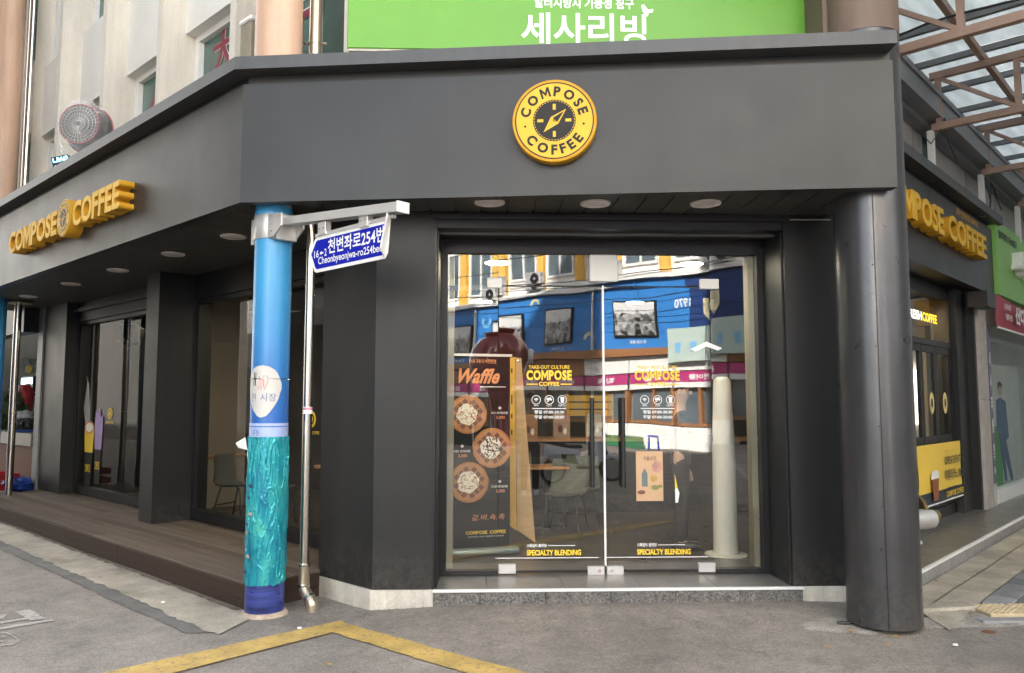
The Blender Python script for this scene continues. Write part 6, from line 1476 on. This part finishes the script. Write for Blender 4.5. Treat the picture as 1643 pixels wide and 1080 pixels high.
for k, u in enumerate((3.4, 7.5, 11.8, 13.9)):
    ac = T('air_conditioner', 'grey air conditioner box under the hall windows, %s' % ['rightmost in the reflection', 'above the large photograph', 'above the left door leaf', 'leftmost in the reflection'][k], 'air conditioner', (u, OY - .2, 6.2), 'O', group='air conditioners on the market hall')
    ac.box('casing', u - .4, u + .4, OY - .28, OY + .08, 6.18, 6.75, M_alu, bev=.02)
    ac.part('fan_grille', flat(*ring(.06, .24, 28), u - .1, OY - .283, 6.46), M_frame)
for k, (a, b, z) in enumerate(((-3, 17, 5.7), (-1, 15, 6.3), (1, 19, 7.4))):
    pts = [fpt('O', (a + (b - a) * q / 16, OY - 1.2 - .3 * k, z - 1.6 * (q / 16) * (1 - q / 16))) for q in range(17)]
    single('overhead_cable', MB().tube(pts, .018, 5), M_black, 'sagging black cable in front of the market hall, %s' % ['lowest', 'middle', 'highest'][k], 'cable', group='cables before the hall')
for k, u in enumerate((2.3, 8.8, 15.0)): oh.part('downpipe', MB().tube([(u, OY + .05, -.1), (u, OY + .05, 5.9)], .06, 10), M_alu)
# the jar sculpture on the corner
js = T('jar_sculpture', 'glossy maroon earthenware jar sculpture mirrored behind the menu board', 'sculpture', (.48, -6.2, -.06))
M_mar = mat('maroon_glaze', (.24, .012, .018), .12, 0, .15, 3, 0, 80, .6, coat=.6)
c = (.48, -6.2)
js.part('jar', MB().lathe([(.22, 2.05), (.42, 2.15), (.60, 2.42), (.66, 2.75), (.60, 3.05), (.45, 3.26), (.30, 3.34), (.33, 3.40), (.34, 3.44), (.26, 3.46), (.0, 3.46)], (*c, 0), 48), M_mar)
js.part('plinth', MB().box(c[0] - .4, c[0] + .4, c[1] - .4, c[1] + .4, -.1, .5, bev=.03), M_stone)
js.part('stem', MB().lathe([(.30, .5), (.16, .8), (.12, 1.5), (.22, 2.05)], (*c, 0), 28), M_mar)
js.part('white_disc', MB().lathe([(.20, 0), (.20, .10), (.17, .13), (0, .14)], (0, 0, 0), 24, 0, Matrix.Translation((c[0] + .62, c[1] + .30, 2.72)) @ Matrix.Rotation(R(90), 4, 'Y')), M_print)

# scooter
sc_ = T('scooter', 'pale silver scooter with dark seat mirrored in the left door leaf', 'scooter', (2.05, -2.4, gz(2.0, -2.4)), rot=R(172))
M_scp = mat('scooter_silver', (.74, .79, .88), .3, 0, .04); M_tyre = mat('tyre', (.015, .015, .016), .8)
for x in (-.62, .62):
    w = sc_.part('wheel', MB().lathe([(.20, -.05), (.245, -.045), (.26, 0), (.245, .045), (.20, .05), (.20, -.05)], (0, 0, 0), 32, 0, Matrix.Translation((x, 0, .26)) @ Matrix.Rotation(R(90), 4, 'X')), M_tyre)
    sc_.part('rim', MB().lathe([(.20, -.03), (.06, -.035), (.06, .035), (.20, .03)], (0, 0, 0), 20, 0, Matrix.Translation((x, 0, .26)) @ Matrix.Rotation(R(90), 4, 'X')), M_alu, w)
def hull(prof, w):                                   # side outline -> rounded body
    q = MB(); n = len(prof)
    for (ins, yy) in ((0, 0),): pass
    cx = sum(p[0] for p in prof) / n; cz = sum(p[1] for p in prof) / n; vs = []
    for k, (f, yy) in enumerate(((.72, -w), (.95, -w * .8), (1, 0), (.95, w * .8), (.72, w))):
        vs += [(cx + (x - cx) * f, yy, cz + (z - cz) * f) for x, z in prof]
    fs = [(k * n + i, k * n + (i + 1) % n, (k + 1) * n + (i + 1) % n, (k + 1) * n + i) for k in range(4) for i in range(n)] + [tuple(range(n))[::-1], tuple(range(4 * n, 5 * n))]
    return q.add(vs, fs, 0, True)
sc_.part('front_shield', hull([(-.44, .40), (-.34, .42), (-.28, .80), (-.36, 1.0), (-.44, .98), (-.50, .7)], .17), M_scp)
sc_.part('front_mudguard', hull([(-.88, .36), (-.80, .52), (-.60, .58), (-.42, .50), (-.44, .44), (-.62, .50), (-.80, .36)], .07), M_scp)
sc_.part('floorboard', MB().box(-.40, .12, -.14, .14, .27, .33, bev=.02), M_black)
sc_.part('rear_body', hull([(.02, .36), (.10, .66), (.45, .74), (.86, .82), (.90, .72), (.70, .46), (.30, .34)], .15), M_scp)
sc_.part('seat', hull([(.00, .70), (.06, .78), (.35, .77), (.45, .84), (.82, .88), (.82, .80), (.40, .70)], .13), M_black)
sc_.part('side_panel', hull([(.10, .36), (.2, .6), (.55, .62), (.5, .42)], .165), M_black)
sc_.part('handlebar', MB().tube([(-.36, -.34, 1.06), (-.40, -.12, 1.08), (-.40, .12, 1.08), (-.36, .34, 1.06)], .016, 8).tube([(-.40, 0, 1.08), (-.62, 0, .26)], .025, 8), M_black)
sc_.part('headlight', lump((-.48, 0, .92), (.06, .11, .07), .0, 1, 16, 10), M_print)
for s in (-1, 1): sc_.part('mirror', lump((-.34, s * .30, 1.28), (.015, .065, .04), .0, 1, 14, 8).tube([(-.38, s * .22, 1.08), (-.34, s * .30, 1.26)], .006, 6), M_black)
sc_.part('rear_rack', MB().tube([(.80, -.1, .86), (1.0, -.1, .88), (1.0, .1, .88), (.80, .1, .86)], .012, 6), M_black)
sc_.part('tail_light', lump((.90, 0, .74), (.03, .08, .04), .0, 1, 12, 8), mat('tail_red', (.5, .02, .02), .3))
bc = T('plastic_stool', 'blue plastic stool on the far pavement, mirrored in the right door leaf', 'stool', fpt('O', (5.4, OY - 1.2, -.06)), rot=.3)
bc.box('seat', -.17, .17, -.17, .17, .44, .48, mat('blue_plastic', (.02, .07, .50), .4), bev=.02)
for sx in (-1, 1):
    for sy in (-1, 1): bc.part('leg', MB().tube([(sx * .14, sy * .14, .44), (sx * .18, sy * .18, 0)], .018, 8), MATS['blue_plastic'])
gc = T('produce_crates', 'green produce crate stack on the far pavement, mirrored in the right door leaf', 'crates', fpt('O', (7.2, OY - .6, -.06)), rot=FR['O'])
for k in range(3): gc.box('crate', -.9 + k * .62, -.32 + k * .62, -.25, .2, .0, .36, mat('green_plastic', (.03, .16, .07), .45, 0, .1), bev=.01)
# added unseen houses (they shade the hall and left street, show in its glass)
lb = T('shade_building', 'plain unseen building added for shade on the far side of the left street', 'building', (-9, -4.5, 0), 'L')
lb.box('wall', -70, -5, -11, -4.5, -.1, 18, mat('shade_building_grey', (.13, .125, .115), .85, 0, .12, 1.2))
for i in range(6):
    for j in range(2):
        w = lb.box('window', -28.4 + i * 3.6, -26.6 + i * 3.6, -4.52, -4.48, 3.9 + j * 2.6, 5.4 + j * 2.6, M_white); lb.box('pane', -28.3 + i * 3.6, -26.7 + i * 3.6, -4.53, -4.525, 4.0 + j * 2.6, 5.3 + j * 2.6, M_hglass, w)
    lb.box('shutter', -28.8 + i * 3.6, -25.9 + i * 3.6, -4.54, -4.49, .0, 2.7, M_frame)

# ================================================================== LITTER
M_leafs = [mat('leaf_ochre', (.42, .24, .04), .7, 0, .2, 30), mat('leaf_tan', (.36, .20, .10), .7, 0, .2, 30), mat('leaf_olive', (.12, .12, .04), .7, 0, .2, 30)]
lv = [(2.62, 5.62, 0, 'yellow leaf at the edge of the mortar patch'), (2.88, 5.50, 0, 'dry yellow leaf against the foot of the clad column'), (2.72, 5.30, 0, 'yellow leaf fragment in front of the clad column'), (2.30, 5.28, 0, 'yellow leaf on the road left of the clad column'), (-3.1, 6.35, 1, 'tan leaf lying on the asphalt at lower left'), (-3.55, 7.55, 1, 'tan leaf on the pale concrete strip'), (-.95, 5.05, 0, 'yellow leaf on the asphalt inside the yellow lines'), (4.05, 7.0, 2, 'olive leaf on the pavement band beside the side platform')]
for x, y, k, l in lv:
    m = MB(); a = rnd.uniform(0, 6.28); vs = []
    for u, w_ in ((-1, 0), (-.5, .32), (0, .42), (.5, .28), (1, 0)):
        for s in (-1, 0, 1):
            X, Y = u * .032, s * w_ * .032; vs.append((X * math.cos(a) - Y * math.sin(a), X * math.sin(a) + Y * math.cos(a), .004 + .010 * abs(s) * w_ + .006 * u * u))
    m.add(vs, [(i * 3 + j, (i + 1) * 3 + j, (i + 1) * 3 + j + 1, i * 3 + j + 1) for i in range(4) for j in range(2)], 0, True)
    m.tube([(vs[13][0], vs[13][1], vs[13][2]), (vs[13][0] * 1.5, vs[13][1] * 1.5, .012)], .0012, 4)
    m.v = [(p[0] + x, p[1] + y, p[2] + gz(x, y) + .012) for p in m.v]
    single('fallen_leaf', m, M_leafs[k], l, 'leaf', (x, y, gz(x, y)), group='fallen leaves')
for x, y, l in ((3.18, 5.30, 'scrap of white paper on the road right of the clad column'), (-1.32, 5.85, 'white pebble of litter beside the yellow corner'), (-2.6, 6.62, 'white scrap on the pale concrete strip')):
    single('paper_scrap', lump((x, y, gz(x, y) + .014), (.016, .011, .007), .5, x, 14, 9, 4), M_print, l, 'litter', (x, y, gz(x, y)), group='scraps of litter')
# loose grit along the foot of the walls
m = MB()
for k in range(900):
    s = rnd.random()
    if s < .45: x, y = rnd.uniform(-1.0, 2.6), 6.33 - abs(rnd.gauss(0, .035))
    elif s < .8: a = rnd.uniform(math.pi, 2 * math.pi); d = .265 + abs(rnd.gauss(0, .05)); x, y = 2.956 + d * math.cos(a), 5.8 + d * math.sin(a)
    else: x, y = LW(rnd.uniform(5.8, 12), 3.17 - abs(rnd.gauss(0, .04)))
    r_ = rnd.uniform(.002, .006); z = gz(x, y) + .008
    m.add([(x - r_, y - r_, z), (x + r_, y - r_ * .6, z), (x, y + r_, z), (x, y, z + r_ * 1.2)], [(0, 1, 3), (1, 2, 3), (2, 0, 3)])
single('grit', m, mat('grit', (.24, .19, .14), .9, 0, .5, 30), 'loose grit and dust along the wall foot', None, kind='stuff')
